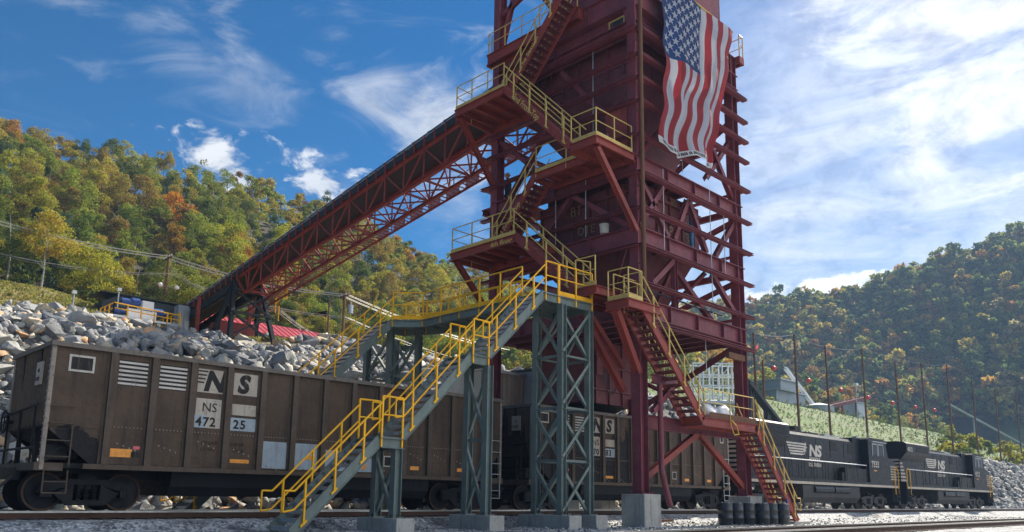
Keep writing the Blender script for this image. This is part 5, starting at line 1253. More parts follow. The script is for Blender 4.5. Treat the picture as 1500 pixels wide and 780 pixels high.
# ------------------------------------------------------------------ worker
def person(name, label, base, joints, edges, radii, mat, group=None):
    me = bpy.data.meshes.new(name); me.from_pydata(joints, edges, []); ob = bpy.data.objects.new('tmp', me); COL.objects.link(ob)
    sk = ob.modifiers.new('skin', 'SKIN'); sk.use_smooth_shade = True
    for i, r in enumerate(radii): me.skin_vertices[0].data[i].radius = (r, r)
    me.skin_vertices[0].data[0].use_root = True
    sb = ob.modifiers.new('sub', 'SUBSURF'); sb.levels = 2; sb.render_levels = 2
    dg = bpy.context.evaluated_depsgraph_get(); m2 = bpy.data.meshes.new_from_object(ob.evaluated_get(dg)); bpy.data.objects.remove(ob)
    m2.name = name; m2.materials.clear(); m2.materials.append(mat); o = place(name, m2); o.location = base; return o
root = thing('person', 'worker in dark clothes and pale hard hat reaching forward, high behind the far column', 'person', (19.15, 4.45, 13.41))
J = [(0, 0, .96), (0, 0, 1.18), (0, .02, 1.40), (0, .02, 1.50), (0, .04, 1.60),
     (.10, 0, .92), (.13, .05, .50), (.12, 0, .09), (.12, .14, .04), (-.10, 0, .92), (-.14, -.08, .50), (-.14, -.16, .09), (-.14, -.02, .04),
     (.19, .03, 1.40), (.26, .26, 1.20), (.16, .50, 1.26), (-.19, .03, 1.40), (-.24, .24, 1.16), (-.10, .46, 1.22)]
E_ = [(0, 1), (1, 2), (2, 3), (3, 4), (0, 5), (5, 6), (6, 7), (7, 8), (0, 9), (9, 10), (10, 11), (11, 12), (2, 13), (13, 14), (14, 15), (2, 16), (16, 17), (17, 18)]
Rr = [.15, .145, .155, .07, .06, .10, .075, .05, .045, .10, .075, .05, .045, .075, .055, .042, .075, .055, .042]
bd = person('body', '', (0, 0, 0), J, E_, Rr, M['workwear']); bd.parent = root; bd.location = (0, 0, 0)
# head with nose, ears; hard hat; hands with fingers
bm = bmesh.new(); bmesh.ops.create_uvsphere(bm, u_segments=18, v_segments=12, radius=.105)
for v in bm.verts:
    v.co.z *= 1.18
    if v.co.y > .07 and abs(v.co.x) < .03 and abs(v.co.z + .005) < .035: v.co.y += .025
    if abs(v.co.x) > .09 and abs(v.co.z) < .04: v.co.x *= 1.12
me = bpy.data.meshes.new('head'); bm.to_mesh(me); bm.free(); me.materials.append(M['skin']); o = place('head', me, root); o.location = (0, .05, 1.68)
mb = MB(); n = 18
for a in range(5):
    z0, z1 = a / 5, (a + 1) / 5; r0, r1 = .125 * math.sqrt(1 - z0 ** 2), .125 * math.sqrt(max(0, 1 - z1 ** 2))
    for i in range(n):
        t0, t1 = 2 * math.pi * i / n, 2 * math.pi * (i + 1) / n
        q = [(r * math.cos(t), r * 1.12 * math.sin(t), z * .125) for r, z, t in ((r0, z0, t0), (r0, z0, t1), (r1, z1, t1), (r1, z1, t0))]; mb.add(q, [(0, 1, 2, 3)] if r1 > 1e-4 else [(0, 1, 2)])
mb.prism([(.17 * math.cos(2 * math.pi * i / n), .17 * math.sin(2 * math.pi * i / n) + .03, 0) for i in range(n)], (0, 0, .012))
rl = root_loc(root); mb.v = [(a + rl.x, b_ + rl.y + .04, c_ + rl.z + 1.735) for a, b_, c_ in mb.v]; mb.build('hard_hat', M['helmet'], root, True)
for sx_, hp in ((1, (.16, .50, 1.26)), (-1, (-.10, .46, 1.22))):
    mb = MB(); hp = Vector(hp) + rl; f_ = Vector((-.25 * sx_, .9, .1)).normalized(); sd_ = Vector((1, 0, 0)) * sx_
    mb.beam(hp, hp + f_ * .09, .075, .03)
    for i in range(4):
        b0 = hp + f_ * .09 + sd_ * (-.028 + .019 * i); ln = (.05, .06, .056, .042)[i]; b1 = b0 + f_ * ln * .6 - Vector((0, 0, .008)); mb.tube(b0, b1, .0085, 6); mb.tube(b1, b1 + f_ * ln * .3 - Vector((0, 0, ln * .5)), .0078, 6)
    mb.tube(hp + f_ * .03 - sd_ * .035, hp + f_ * .075 - sd_ * .06 - Vector((0, 0, .02)), .010, 6); mb.build('hand', M['skin'], root)

# ------------------------------------------------------------------ drums, bags, small things by the track
def drum_mesh():
    mb = MB(); prof_ = [(0, .26), (.02, .285), (.26, .285), (.28, .30), (.32, .30), (.34, .285), (.56, .285), (.58, .30), (.62, .30), (.64, .285), (.84, .285), (.88, .25)]
    n = 24; k0 = []
    for z, r in prof_: k0.append(len(mb.v)); mb.v += [(r * math.cos(2 * math.pi * i / n), r * math.sin(2 * math.pi * i / n), z) for i in range(n)]
    for a, b_ in zip(k0[:-1], k0[1:]):
        for i in range(n): mb.f.append((a + i, a + (i + 1) % n, b_ + (i + 1) % n, b_ + i)); mb.mi.append(0)
    mb.f.append(tuple(k0[-1] + i for i in range(n))); mb.mi.append(0); mb.f.append(tuple(k0[0] + n - 1 - i for i in range(n))); mb.mi.append(0)
    return mb
dm = None
where = ['leftmost of the row of drums', 'second drum from the left in the row', 'middle drum of the front row', 'widest looking drum beside the middle one', 'drum in front of the footing', 'rightmost drum next to the maroon stair foot', 'drum standing behind the row']
for i, (x, y) in enumerate(((23.1, -3.95), (23.75, -4.05), (24.4, -4.2), (25.0, -4.5), (25.62, -4.55), (26.2, -4.75), (24.1, -3.4))):
    d_ = thing('drum', 'black plastic drum, ' + where[i], 'drum', (x, y, H(x, y) - .02), 'black drums on the gravel')
    if dm is None:
        b_ = drum_mesh(); b_.v = [Vector(v) + root_loc(d_) for v in b_.v]; ob = b_.build('body', M['plastic_black'], d_, True); dm = ob.data
        mb = MB()
        for bx, by in ((.14, .05), (-.15, -.03)): mb.tube(root_loc(d_) + Vector((bx, by, .88)), root_loc(d_) + Vector((bx, by, .91)), .045, 10)
        bung = mb.build('bung', M['galv'], d_).data
    else: place('body', dm, d_); place('bung', bung, d_)
    d_.rotation_euler = (0, 0, random.uniform(0, 6))
mb = MB(); mb.tube((26.35, -4.9, H(26.3, -4.9) + .88), (26.35, -4.9, H(26.3, -4.9) + 1.02), .05, 10); mb.tube((26.35, -4.9, H(26.3, -4.9) + 1.02), (26.35, -4.9, H(26.3, -4.9) + 1.08), .025, 8)
o = mb.build('bottle', M['blue'], None, True); tag(o, 'small blue bottle standing on the drums by the stair', 'bottle')
for i, (x, y, z, s) in enumerate(((21.5, -4.25, 3.53, 1.0), (22.1, -4.2, 3.53, .85), (22.5, -4.3, 3.53, 1.1))):
    bm = bmesh.new(); bmesh.ops.create_icosphere(bm, subdivisions=3, radius=.4)
    for v in bm.verts:
        n_ = mnoise.noise(v.co * 3 + Vector((i * 5, 0, 0))); v.co *= 1 + .25 * n_; v.co.z = max(v.co.z * .75 + .25, 0) ; v.co.x *= 1.1; v.co.y *= .75
    me = bpy.data.meshes.new('sack'); bm.to_mesh(me); bm.free(); me.materials.append(M['bag']); me.polygons.foreach_set('use_smooth', [True] * len(me.polygons))
    o = place('sack', me); o.location = (x, y, z); o.scale = (s, s, s)
    tag(o, ('white sack at the stair head end of the low landing', 'smallest white sack, in the middle of the low landing', 'plumpest white sack on the low landing')[i], 'sack', 'white sacks on the landing')
# pallet boards lying under the train
for i, (x, y, l) in enumerate(((21.2, -1.3, 1.6), (22.6, -1.1, 1.2))):
    mb = MB(); mb.box(x, x + l, y, y + .14, H(x, y) + .01, H(x, y) + .12); o = mb.build('plank', M['wood']); tag(o, ('longer weathered plank lying beside the rail', 'shorter weathered plank lying beside the rail')[i], 'plank')

# ------------------------------------------------------------------ trees
def leaf_material(name, attr):
    mt, nt, b = newmat(name)
    if attr:
        a = nt.nodes.new('ShaderNodeAttribute'); a.attribute_name = 'tint'; col = a.outputs['Color']
    else:
        a = nt.nodes.new('ShaderNodeObjectInfo'); col = a.outputs['Color']
    n = nnoise(nt, 1.1, 4, .6); hs_ = nt.nodes.new('ShaderNodeHueSaturation'); nt.links.new(col, hs_.inputs['Color'])
    nt.links.new(nramp(nt, n, .3, .7, .47, .53), hs_.inputs['Hue']); nt.links.new(nramp(nt, nnoise(nt, 3.1, 3, .6), .3, .7, .65, 1.35), hs_.inputs['Value'])
    nt.links.new(hs_.outputs[0], b.inputs['Base Color']); b.inputs['Roughness'].default_value = .7; b.inputs['Specular IOR Level'].default_value = .15
    tr = nt.nodes.new('ShaderNodeBsdfTranslucent'); nt.links.new(hs_.outputs[0], tr.inputs['Color']); mxs = nt.nodes.new('ShaderNodeMixShader'); mxs.inputs[0].default_value = .42
    out = [x for x in nt.nodes if x.type == 'OUTPUT_MATERIAL'][0]; nt.links.new(b.outputs[0], mxs.inputs[1]); nt.links.new(tr.outputs[0], mxs.inputs[2]); nt.links.new(mxs.outputs[0], out.inputs['Surface'])
    return mt
M['leaf'] = leaf_material('foliage', False); M['leaf_many'] = leaf_material('foliage_mass', True)
M['bark'] = paint('bark', (.11, .09, .07), (.05, .04, .03), .6, .9, True, 1.5); M['bark_pale'] = flat('pale_bark', (.42, .39, .34), .85, 0, .3, 3)
def crown(nr, R, Hc, nleaf, size, lobes=11, conic=False):
    """leaf quads in uneven lobes; returns (n,4,3) corners around the origin at the crown base"""
    L = []
    for i in range(lobes):
        t = nr.uniform(.12, .95); rad_ = R * ((1 - t) * .9 + .08 if conic else math.sin(math.pi * min(.97, t * .82 + .14)) ** .7)
        a = nr.uniform(0, 2 * math.pi); d = rad_ * math.sqrt(nr.uniform(.05, .75)); L.append((d * math.cos(a), d * math.sin(a), t * Hc, R * nr.uniform(.26, .48) * (.7 if conic else 1)))
    L = np.array(L); w = L[:, 3] ** 2; idx = nr.choice(len(L), nleaf, p=w / w.sum())
    dr = nr.normal(size=(nleaf, 3)); dr /= np.linalg.norm(dr, axis=1)[:, None]; dr[:, 2] = np.where(dr[:, 2] < -.45, -dr[:, 2], dr[:, 2])
    rr = L[idx, 3] * nr.uniform(.55, 1.12, nleaf); c = L[idx, :3] + dr * rr[:, None] * np.array([1, 1, .85])
    nrm = dr + nr.normal(size=(nleaf, 3)) * .75; nrm /= np.linalg.norm(nrm, axis=1)[:, None]
    ax = np.cross(nrm, nr.normal(size=(nleaf, 3))); ax /= np.linalg.norm(ax, axis=1)[:, None]; ay = np.cross(nrm, ax)
    s = size * nr.uniform(.55, 1.25, nleaf)[:, None]
    return np.stack([c - ax * s * .5, c + ay * s * .32 , c + ax * s * .5, c - ay * s * .32], 1), idx
def quads_mesh(name, Q, mat, tint=None):
    n = len(Q); me = bpy.data.meshes.new(name); me.vertices.add(n * 4); me.vertices.foreach_set('co', Q.astype(np.float32).ravel())
    me.loops.add(n * 4); me.loops.foreach_set('vertex_index', np.arange(n * 4, dtype=np.int32)); me.polygons.add(n)
    me.polygons.foreach_set('loop_start', np.arange(0, n * 4, 4, dtype=np.int32)); me.polygons.foreach_set('loop_total', np.full(n, 4, dtype=np.int32))
    if tint is not None:
        at = me.attributes.new('tint', 'FLOAT_COLOR', 'POINT'); at.data.foreach_set('color', np.repeat(np.c_[tint, np.ones(n)], 4, 0).astype(np.float32).ravel())
    me.update(calc_edges=True); me.materials.append(mat); return me
def trunk_mesh(r2, h, hc, pale=False):
    mb = MB(); p = Vector((0, 0, -.6)); r = .16
    for k in range(5):
        q = Vector((r2.uniform(-.18, .18) * k * .5, r2.uniform(-.18, .18) * k * .5, (k + 1) / 5 * (h * .86))); mb.tube(p, q, r, 7, r * .78, False); p, r = q, r * .78
        if k >= 1:
            for j in range(2):
                a = r2.uniform(0, 6.28); l = r2.uniform(.8, 1.9); e = q + Vector((math.cos(a) * l, math.sin(a) * l, l * .8)); mb.tube(q, e, r * .55, 5, .02, False)
    o = mb.build('trunk', M['bark_pale' if pale else 'bark']); me = o.data; bpy.data.objects.remove(o); return me
TV = []
for k in range(9):
    nr = np.random.default_rng(100 + k); r2 = random.Random(k); con = k in (7,); R = nr.uniform(2.2, 3.0) if not con else 1.8; h = nr.uniform(8.5, 11.5); hc = h * (.72 if k != 8 else .55)
    Q, _ = crown(nr, R, hc, 5000, .26, 22, con); Q[:, :, 2] += h - hc; TV.append((quads_mesh('crown', Q, M['leaf']), trunk_mesh(r2, h, hc, k in (3, 8)), h))
GREEN = [((.105, .140, .020), 'dark green'), ((.19, .225, .024), 'mid green'), ((.31, .30, .026), 'yellow green'), ((.33, .27, .030), 'yellowing'), ((.23, .175, .026), 'olive brown'), ((.32, .18, .02), 'orange'), ((.22, .10, .028), 'russet'), ((.06, .095, .035), 'deep green')]
def pick(y, x, nr):
    up_ = min(1, max(0, (y - 60) / 50)); w = np.array([.14, .27, .30 * (1 - up_) + .12, .16, .10 + .30 * up_, .015 + .025 * up_, .008 + .03 * up_, .06])
    if y < 64: w = np.array([.30, .36, .18, .02, .03, 0, 0, .14])
    return int(nr.choice(8, p=w / w.sum()))
nr = np.random.default_rng(11); cand = []
y = 54.0
while y < 124:
    x = 2.0 + nr.uniform(0, 3)
    while x < 215:
        px, py_ = x + nr.uniform(-1.6, 1.6), y + nr.uniform(-1.4, 1.4); s = nr.uniform(.5, .9) * (.9 if y < 60 else 1)
        if y < 59 and x < 12: s *= .8
        q = project((px, py_, H(px, py_) + 6))
        if q and -60 < q[0] < 1130: cand.append((px, py_, s, q[2], q[0]))
        x += 2.7 if y < 66 else 3.2
    y += 2.7 if y < 66 else 3.2
cand.sort(key=lambda c: -c[2] / c[3])
vis = [c for c in cand if c[4] < 720]; ind = vis[:292]; ids = set(id(c) for c in ind); rest = [c for c in cand if id(c) not in ids]
for i, (x, y, s, w, px) in enumerate(ind):
    v = int(nr.integers(9)); cr, tk, h = TV[v]; ci = pick(y, x, nr); col, nm = GREEN[ci]
    tone = ('upper part of' if y > 84 else 'middle of' if y > 66 else 'foot of')
    r = thing('forest_tree', f'{nm} {"conical" if v == 7 else "broad crowned"} tree at the {tone} the left hillside', 'tree', (x, y, H(x, y) - .2), f'{nm} {"conical" if v == 7 else "broad"} trees at the {tone} the left hill')
    r.scale = (s, s, s * nr.uniform(.92, 1.12)); r.rotation_euler = (0, 0, nr.uniform(0, 6.28))
    c = place('crown', cr, r); j = nr.uniform(.82, 1.2); c.color = (col[0] * j, col[1] * j * nr.uniform(.93, 1.06), col[2] * j, 1); place('trunk', tk, r)
# the one bright orange tree and a few pale dead stems
r = thing('forest_tree', 'brightest orange tree, round crowned among green neighbours above the conveyor foot', 'tree', (36.5, 88, H(36.5, 88) + 1.0)); r.scale = (.9, .9, .85)
c = place('crown', TV[1][0], r); c.color = (.46, .19, .012, 1); place('trunk', TV[1][1], r)
for i, (x, y, l) in enumerate(((10.0, 54.5, 6.0), (27.0, 53.5, 7.5), (20.5, 54.5, 6.5))):
    mb = MB(); p = Vector((x, y, H(x, y) - .3)); r_ = .13; r2 = random.Random(i)
    for k in range(6):
        q = p + Vector((r2.uniform(-.25, .25), 0, l / 6)); mb.tube(p, q, r_, 7, r_ * .8, False); p, r_ = q, r_ * .8
        if k > 2: mb.tube(p, p + Vector((r2.uniform(-1, 1), .2, .7)), r_ * .5, 5, .015, False)
    root = thing('bare_trunk', ('pale bare trunk leaning at the far left of the wood edge', 'crooked pale bare trunk behind the dark green shed', 'thin pale bare trunk at the wood edge between two others')[i], 'tree', (x, y, H(x, y)))
    mb.build('trunk', M['bark_pale'], root)
def mass(name, spots, seed, nleaf, size, colors, lobes=9):
    nr = np.random.default_rng(seed); base = [crown(nr, 2.8, 7.8, nleaf, size, lobes, k == 5) for k in range(7)]; QQ, TT = [], []
    for x, y, z, s, ci in spots:
        Q, idx = base[nr.integers(7)]; a = nr.uniform(0, 6.28); ca, sa = math.cos(a), math.sin(a); Rm = np.array([[ca, -sa, 0], [sa, ca, 0], [0, 0, 1]])
        QQ.append((Q @ Rm.T) * np.array([s, s, s * nr.uniform(.85, 1.15)]) + np.array([x, y, z + 2.6 * s])); col = np.array(colors[ci]) * nr.uniform(.8, 1.22)
        TT.append(np.tile(col, (len(Q), 1)) * nr.uniform(.85, 1.15, (len(Q), 1)))
    me = quads_mesh(name, np.concatenate(QQ), M['leaf_many'], np.concatenate(TT)); o = place(name, me); tag(o, kind='stuff'); return o
GC = [g[0] for g in GREEN]
mass('woodland', [(x, y, H(x, y), s * 1.05, pick(y, x, nr)) for x, y, s, w, px in rest], 5, 620, .50, GC)
# undergrowth along the wood edge
us = []
for i in range(260): x = nr.uniform(6, 75); y = nr.uniform(52, 57); us.append((x, y, H(x, y) - 1.0, nr.uniform(.22, .45), int(nr.choice([1, 2, 3, 0, 7]))))
mass('undergrowth', us, 8, 260, .75, GC, 6)
# the wooded mountain on the right, too far off to count
FC = [(.17, .22, .05), (.27, .29, .06), (.42, .34, .06), (.45, .28, .05), (.36, .19, .05), (.11, .16, .055), (.48, .27, .035), (.32, .27, .12)]
fs = []
for i in range(15000):
    x = nr.uniform(190, 560); y = nr.uniform(-60, 340); z = H(x, y)
    rz = ridge(x, y)
    if z < 26 or rz < z - 6 and x > 300: continue
    q = project((x, y, z + 6))
    if not q or not (860 < q[0] < 1620): continue
    fs.append((x, y, z - 3.2, nr.uniform(1.0, 1.75), int(nr.choice(8, p=[.24, .25, .14, .09, .06, .12, .02, .08]))))
mass('mountain_woodland', fs, 21, 230, 1.15, FC, 10)
# trees behind the grassy bench, on the far side of the right bank
bs = []
for i in range(700):
    x = nr.uniform(120, 290); y = nr.uniform(66, 130); q = project((x, y, H(x, y) + 5))
    if q and 860 < q[0] < 1600: bs.append((x, y, H(x, y) - .6, nr.uniform(.7, 1.25), int(nr.choice(8, p=[.2, .2, .15, .12, .08, .13, .04, .08]))))
mass('bench_woodland', bs, 23, 260, .95, FC)
ws = []
for i in range(3500): x = nr.uniform(58, 215); y = nr.uniform(17, 44); ws.append((x, y, H(x, y) - .12, nr.uniform(.03, .07) * (2.2 if x > 125 and nr.random() < .12 else 1), int(nr.choice([0, 1, 2, 1, 3]))))
mass('weeds', ws, 31, 60, 1.3, [(.05, .11, .015), (.08, .15, .02), (.12, .17, .03), (.16, .17, .05)], 5)
# bushes on the right bank
bn = 0
for i in range(46):
    x = nr.uniform(118, 215); y = nr.uniform(14.5, 42); 
    q = project((x, y, H(x, y)))
    if not q or not (1375 < q[0] < 1520): continue
    Q, _ = crown(nr, 1.4, 1.9, 420, .42, 7); s = nr.uniform(.7, 1.7); r = thing('bush', 'rounded green bush on the grassy bank at the far right', 'bush', (x, y, H(x, y) - .3), 'bushes on the right bank'); r.scale = (s, s, s)
    col = GC[int(nr.choice([1, 2, 0, 1]))]; c = place('foliage', quads_mesh('foliage', Q, M['leaf']), r); c.color = (*col, 1)
# grass tufts
def tufts(name, spots, col, h, seed):
    nr = np.random.default_rng(seed); Q = []
    for x, y in spots:
        z = H(x, y)
        for k in range(3):
            a = nr.uniform(0, 6.28); w = .05 + .06 * nr.random(); hh = h * nr.uniform(.6, 1.3); dx, dy = math.cos(a) * w, math.sin(a) * w; lx_, ly_ = nr.normal(size=2) * hh * .35
            Q.append([(x - dx, y - dy, z), (x + dx, y + dy, z), (x + lx_ + dx * .3, y + ly_ + dy * .3, z + hh), (x + lx_ - dx * .3, y + ly_ - dy * .3, z + hh)])
    Q = np.array(Q); n = len(Q); t = np.array(col)[nr.integers(0, len(col), n)]; tag(place(name, quads_mesh(name, Q, M['leaf_many'], t)), kind='stuff')
tufts('dry_grass', [(nr.uniform(3, 34), nr.uniform(31, 55)) for _ in range(9000)], [(.30, .26, .08), (.26, .24, .06), (.20, .21, .05)], .22, 3)

# ------------------------------------------------------------------ buildings and machines on the bench
def shed(name, label, x0, x1, y0, y1, z0, ze, zr, wall, roof, over=.5):
    t_ = thing(name, label, 'building', ((x0 + x1) / 2, (y0 + y1) / 2, z0))
    mb = MB(); mb.prism([(x0, y0, z0 - 1.5), (x0, y0, ze), (x0, (y0 + y1) / 2, zr), (x0, y1, ze), (x0, y1, z0 - 1.5)], (x1 - x0, 0, 0)); mb.build('wall', M[wall], t_)
    mb = MB(); ym = (y0 + y1) / 2; sl = (zr - ze) / (ym - y0)
    for s in (-1, 1):
        ye = y0 - over if s < 0 else y1 + over; zz = ze - sl * over + .06
        mb.prism([(x0 - over, ym, zr + .06), (x0 - over, ye, zz), (x0 - over, ye, zz + .1), (x0 - over, ym, zr + .16)], (x1 - x0 + 2 * over, 0, 0))
        x = x0 - over
        while x < x1 + over: mb.beam((x, ym, zr + .19), (x, ye, zz + .13), .05, .05); x += .6
    mb.build('roof', M[roof], t_); return t_
rs = shed('long_shed', 'long low shed with a red metal roof on the bench beyond the rocks', 17.5, 37.5, 46.0, 51.0, 12.2, 14.8, 16.1, 'pale_wall', 'red_roof')
for x in np.arange(19, 37, 2.4):
    mb = MB(); mb.box(x, x + 1.5, 45.93, 45.995, 13.6, 14.6); mb.build('opening', M['dark_wall'], rs)
mb = MB()
for x in np.arange(25.0, 30.0, .3): mb.box(x, x + .16, 45.8, 45.92, 12.2, 14.2)
mb.build('white_screen', M['white_steel'], rs)
ds = thing('dark_shed', 'dark green flat-sided shed behind the blue motors', 'building', (16.5, 42, 12.3))
mb = MB(); mb.prism([(13.6, 41, 12), (13.6, 41, 14.1), (14.7, 41, 14.8), (19.4, 41, 14.7), (19.4, 41, 12)], (0, 2.5, 0)); mb.build('wall', M['dark_wall'], ds); mb = MB(); mb.box(13.4, 19.6, 40.8, 43.7, 14.8, 14.88); mb.build('roof', M['dark_wall'], ds)
gs = thing('grey_cabinet', 'tall grey metal cabinet beside the conveyor foot', 'cabinet', (19.0, 39.2, 12.0)); mb = MB(); mb.box(18.2, 19.1, 38.6, 39.4, 11.6, 14.3); mb.build('body', M['grey_wall'], gs); mb = MB(); mb.box(18.3, 18.6, 38.56, 38.6, 12.2, 13.9); mb.box(18.7, 19.0, 38.56, 38.6, 12.2, 13.9); mb.build('door', M['galv'], gs)
ms = thing('drive_station', 'white framed drive platform with blue motors and yellow railing above the rocks', 'machinery', (14.5, 34.5, 11.8))
zf = 11.75
def qx(x): return 12.3 + (x - 12.3) * .66
mb = MB()
for x in (12.3, 13.6, 15.0, 16.4, 17.6):
    x = qx(x); mb.box(x - .12, x + .12, 33.6, 33.85, 10.4, zf); mb.box(x - .12, x + .12, 35.6, 35.85, 10.4, zf)
mb.box(12.0, qx(17.9), 33.5, 33.9, zf - .14, zf); mb.box(12.0, qx(17.9), 35.6, 36.0, zf - .14, zf); mb.build('frame', M['white_steel'], ms)
mb = MB(); rail(mb, [(12.0, 33.45, zf), (qx(18.4), 33.45, zf - .15)], .75, .8, .04, True); rail(mb, [(12.0, 33.45, zf), (12.0, 36, zf)], .75, 1.0, .04, True); mb.build('handrail', M['yellow'], ms)
for x, z, r, l in ((13.0, 13.5, .32, .9), (14.0, 13.6, .34, .7), (16.0, 13.1, .36, 1.1), (12.3, 12.75, .26, .6), (13.0, 12.8, .2, .8)):
    x = qx(x); z -= .6; l *= .7; r *= .85
    mb = MB(); mb.tube((x, 34.6, z), (x + l, 34.6, z), r, 16); mb.tube((x + l, 34.6, z), (x + l + .25, 34.6, z), r * .5, 12)
    for q in range(6): mb.box(x + l * q / 6, x + l * q / 6 + .03, 34.6 - r - .03, 34.6 + r + .03, z - .05, z + .05)
    mb.build('motor', M['blue'], ms)
mb = MB(); mb.box(qx(14.9), qx(16.0), 34.1, 35.1, 12.5, 13.1); mb.box(qx(13.6), qx(16.4), 34.2, 35.0, zf, 12.45); mb.build('gearbox', M['white_steel'], ms)
# pale corrugated hut and grey cabin behind the second car
hut = thing('corrugated_hut', 'cream corrugated metal hut behind the railcars at the tower foot', 'building', (21.6, 7.6, .6))
mb = MB(); mb.box(19.9, 22.6, 6.8, 9.2, -.3, 6.3)
for x in np.arange(20.0, 22.6, .32): mb.box(x, x + .1, 6.74, 6.8, -.3, 6.3)
mb.build('wall', M['pale_wall'], hut); mb = MB(); mb.box(19.7, 22.8, 6.6, 9.4, 6.3, 6.42); mb.build('roof', M['galv'], hut)
cab = thing('control_cabin', 'grey control cabin with a window beside the cream hut', 'building', (24.0, 6.2, .2))
mb = MB(); mb.box(22.75, 25.2, 5.3, 8.0, -.5, 6.55)
for x in np.arange(22.9, 25.1, .4): mb.box(x, x + .06, 5.25, 5.3, 5.4, 6.5)
mb.build('wall', M['grey_wall'], cab); mb = MB(); mb.box(22.95, 23.9, 5.22, 5.28, 4.35, 5.2); w_ = mb.build('window', M['glass'], cab)
mb = MB(); mb.box(22.9, 23.95, 5.2, 5.29, 5.2, 5.27); mb.box(22.9, 23.95, 5.2, 5.29, 4.28, 4.35); mb.box(22.9, 22.95, 5.2, 5.29, 4.35, 5.2); mb.box(23.9, 23.95, 5.2, 5.29, 4.35, 5.2); mb.box(22.95, 23.9, 5.2, 5.22, 4.6, 4.64); mb.build('window_frame', M['galv'], w_)
mb = MB(); mb.box(22.6, 25.35, 5.1, 8.2, 6.55, 6.68); mb.build('roof', M['dark_steel'], cab)
# white steel frame of the plant seen through the tower
wf = thing('steel_framework', 'white open steel plant framework seen through the tower legs', 'framework', (74, 26, 7.5))
def fp(i, j=0): return (71.6 + .78 * i + 1.3 * j, 27.9 - .76 * i + 1.2 * j)
mb = MB()
for i in range(6):
    for j in (0, 1): mb.beam((*fp(i, j), 6.5), (*fp(i, j), 15.6), .14, .14, (1, 0, 0))
for z in (9.4, 10.6, 11.8, 13.0, 14.2, 15.5):
    for j in (0, 1): mb.beam((*fp(0, j), z), (*fp(5, j), z), .13, .15)
    for i in range(6):
        if random.random() < .7: mb.beam((*fp(i), z), (*fp(i, 1), z), .12, .13)
for i in range(5):
    for z in (9.4, 10.6, 11.8, 13.0, 14.2):
        if random.random() < .5: mb.beam((*fp(i), z), (*fp(i + 1), z + 1.2), .07, .07)
mb.build('frame', M['white_steel'], wf)
mb = MB(); mb.tube((71.5, 27.2, 10.9), (75.8, 23.0, 11.0), .35, 14); mb.build('duct', M['galv'], wf, True)
for z in (13.0, 10.6): mb = MB(); rail(mb, [(*fp(-.1), z), (*fp(5.1), z)], 1.0, 1, .03); mb.build('handrail', M['white_steel'], wf)
# plant buildings beyond the grassy bank
pb = thing('plant_building', 'long grey metal plant building with a flat roof beyond the grassy bank', 'building', (154, 57, 17.5))
mb = MB(); mb.box(147, 160, 56, 66, 16, 22.6); mb.box(147, 154, 55, 64, 22.6, 24.6); mb.build('wall', M['grey_wall'], pb); mb = MB(); mb.box(146.6, 160.4, 55.6, 66.4, 22.62, 22.9); mb.box(146.6, 154.4, 54.6, 64.4, 24.62, 24.9); mb.build('roof', M['galv'], pb)
for i in range(3): mb = MB(); mb.box(153.6 + i * 2, 154.8 + i * 2, 55.9, 55.99, 17.5, 19.8); mb.build('door', M['dark_wall'], pb)
pt = thing('storage_tank', 'low pale round tank at the foot of the slanting conveyor', 'tank', (160, 53.5, 17)); mb = MB(); mb.tube((160.5, 53.5, 16.5), (160.5, 53.5, 20.2), 3.2, 32); mb.tube((160.5, 53.5, 20.2), (160.5, 53.5, 20.9), 3.3, 32, .6); mb.build('shell', M['grey_wall'], pt, True)
sb_ = thing('pump_house', 'small pale blue pump house with a red base beyond the grassy bank', 'building', (176, 52, 17.5))
mb = MB(); mb.box(173.5, 178, 50.5, 54, 18.4, 22.0); mb.build('wall', flat('pale_blue_wall', (.42, .48, .55), .6), sb_); mb = MB(); mb.box(173.3, 178.2, 50.3, 54.2, 16, 18.4); mb.build('base', M['red_roof'], sb_); mb = MB(); mb.box(173.2, 178.3, 50.2, 54.3, 22.0, 22.3); mb.build('roof', M['galv'], sb_)
def boom(name, label, p, q, w, h, mat, legs=()):
    t_ = thing(name, label, 'conveyor', (p[0], p[1], H(p[0], p[1]))); mb = MB(); mb.beam(p, q, w, h); P_, Q_ = Vector(p), Vector(q)
    mb.build('gallery', M[mat], t_); mb = MB()
    for s in (-1, 1): mb.beam(P_ + Vector((0, 0, h * .8)) + Vector((s * w * .5, 0, 0)), Q_ + Vector((0, 0, h * .8)) + Vector((s * w * .5, 0, 0)), .1, .1)
    n_ = max(3, int((Q_ - P_).length / 3))
    for i in range(n_ + 1):
        c_ = P_.lerp(Q_, i / n_)
        for s in (-1, 1): mb.beam(c_ + Vector((s * w * .5, 0, 0)), c_ + Vector((s * w * .5, 0, h * .8)), .1, .1, (1, 0, 0))
    mb.build('truss', M[mat], t_); mb = MB()
    for f in legs:
        c_ = P_.lerp(Q_, f)
        for s in (-1, 1): mb.beam((c_.x + s * w, c_.y, H(c_.x, c_.y) - 1), (c_.x, c_.y, c_.z), .3, .3, (1, 0, 0))
    if legs: mb.build('leg', M[mat], t_)
    return t_
boom('stacker_boom', 'pale steep boom rising to the left in front of the wooded mountain', (163, 55, 20), (154.3, 57.3, 28), .8, .5, 'white_steel', (.05,))
boom('plant_conveyor', 'long dark inclined conveyor running down to the tank beyond the bank', (159, 54, 19.2), (178.5, 49.5, 23.6), 1.2, .7, 'maroon_dark', (.25, .5, .75))
boom('slope_conveyor', 'dark covered conveyor coming down the bank behind the tower corner', (55.5, 12.6, 10.2), (62.0, 12.4, 6.2), .7, .3, 'dark_steel', (.1, .5))
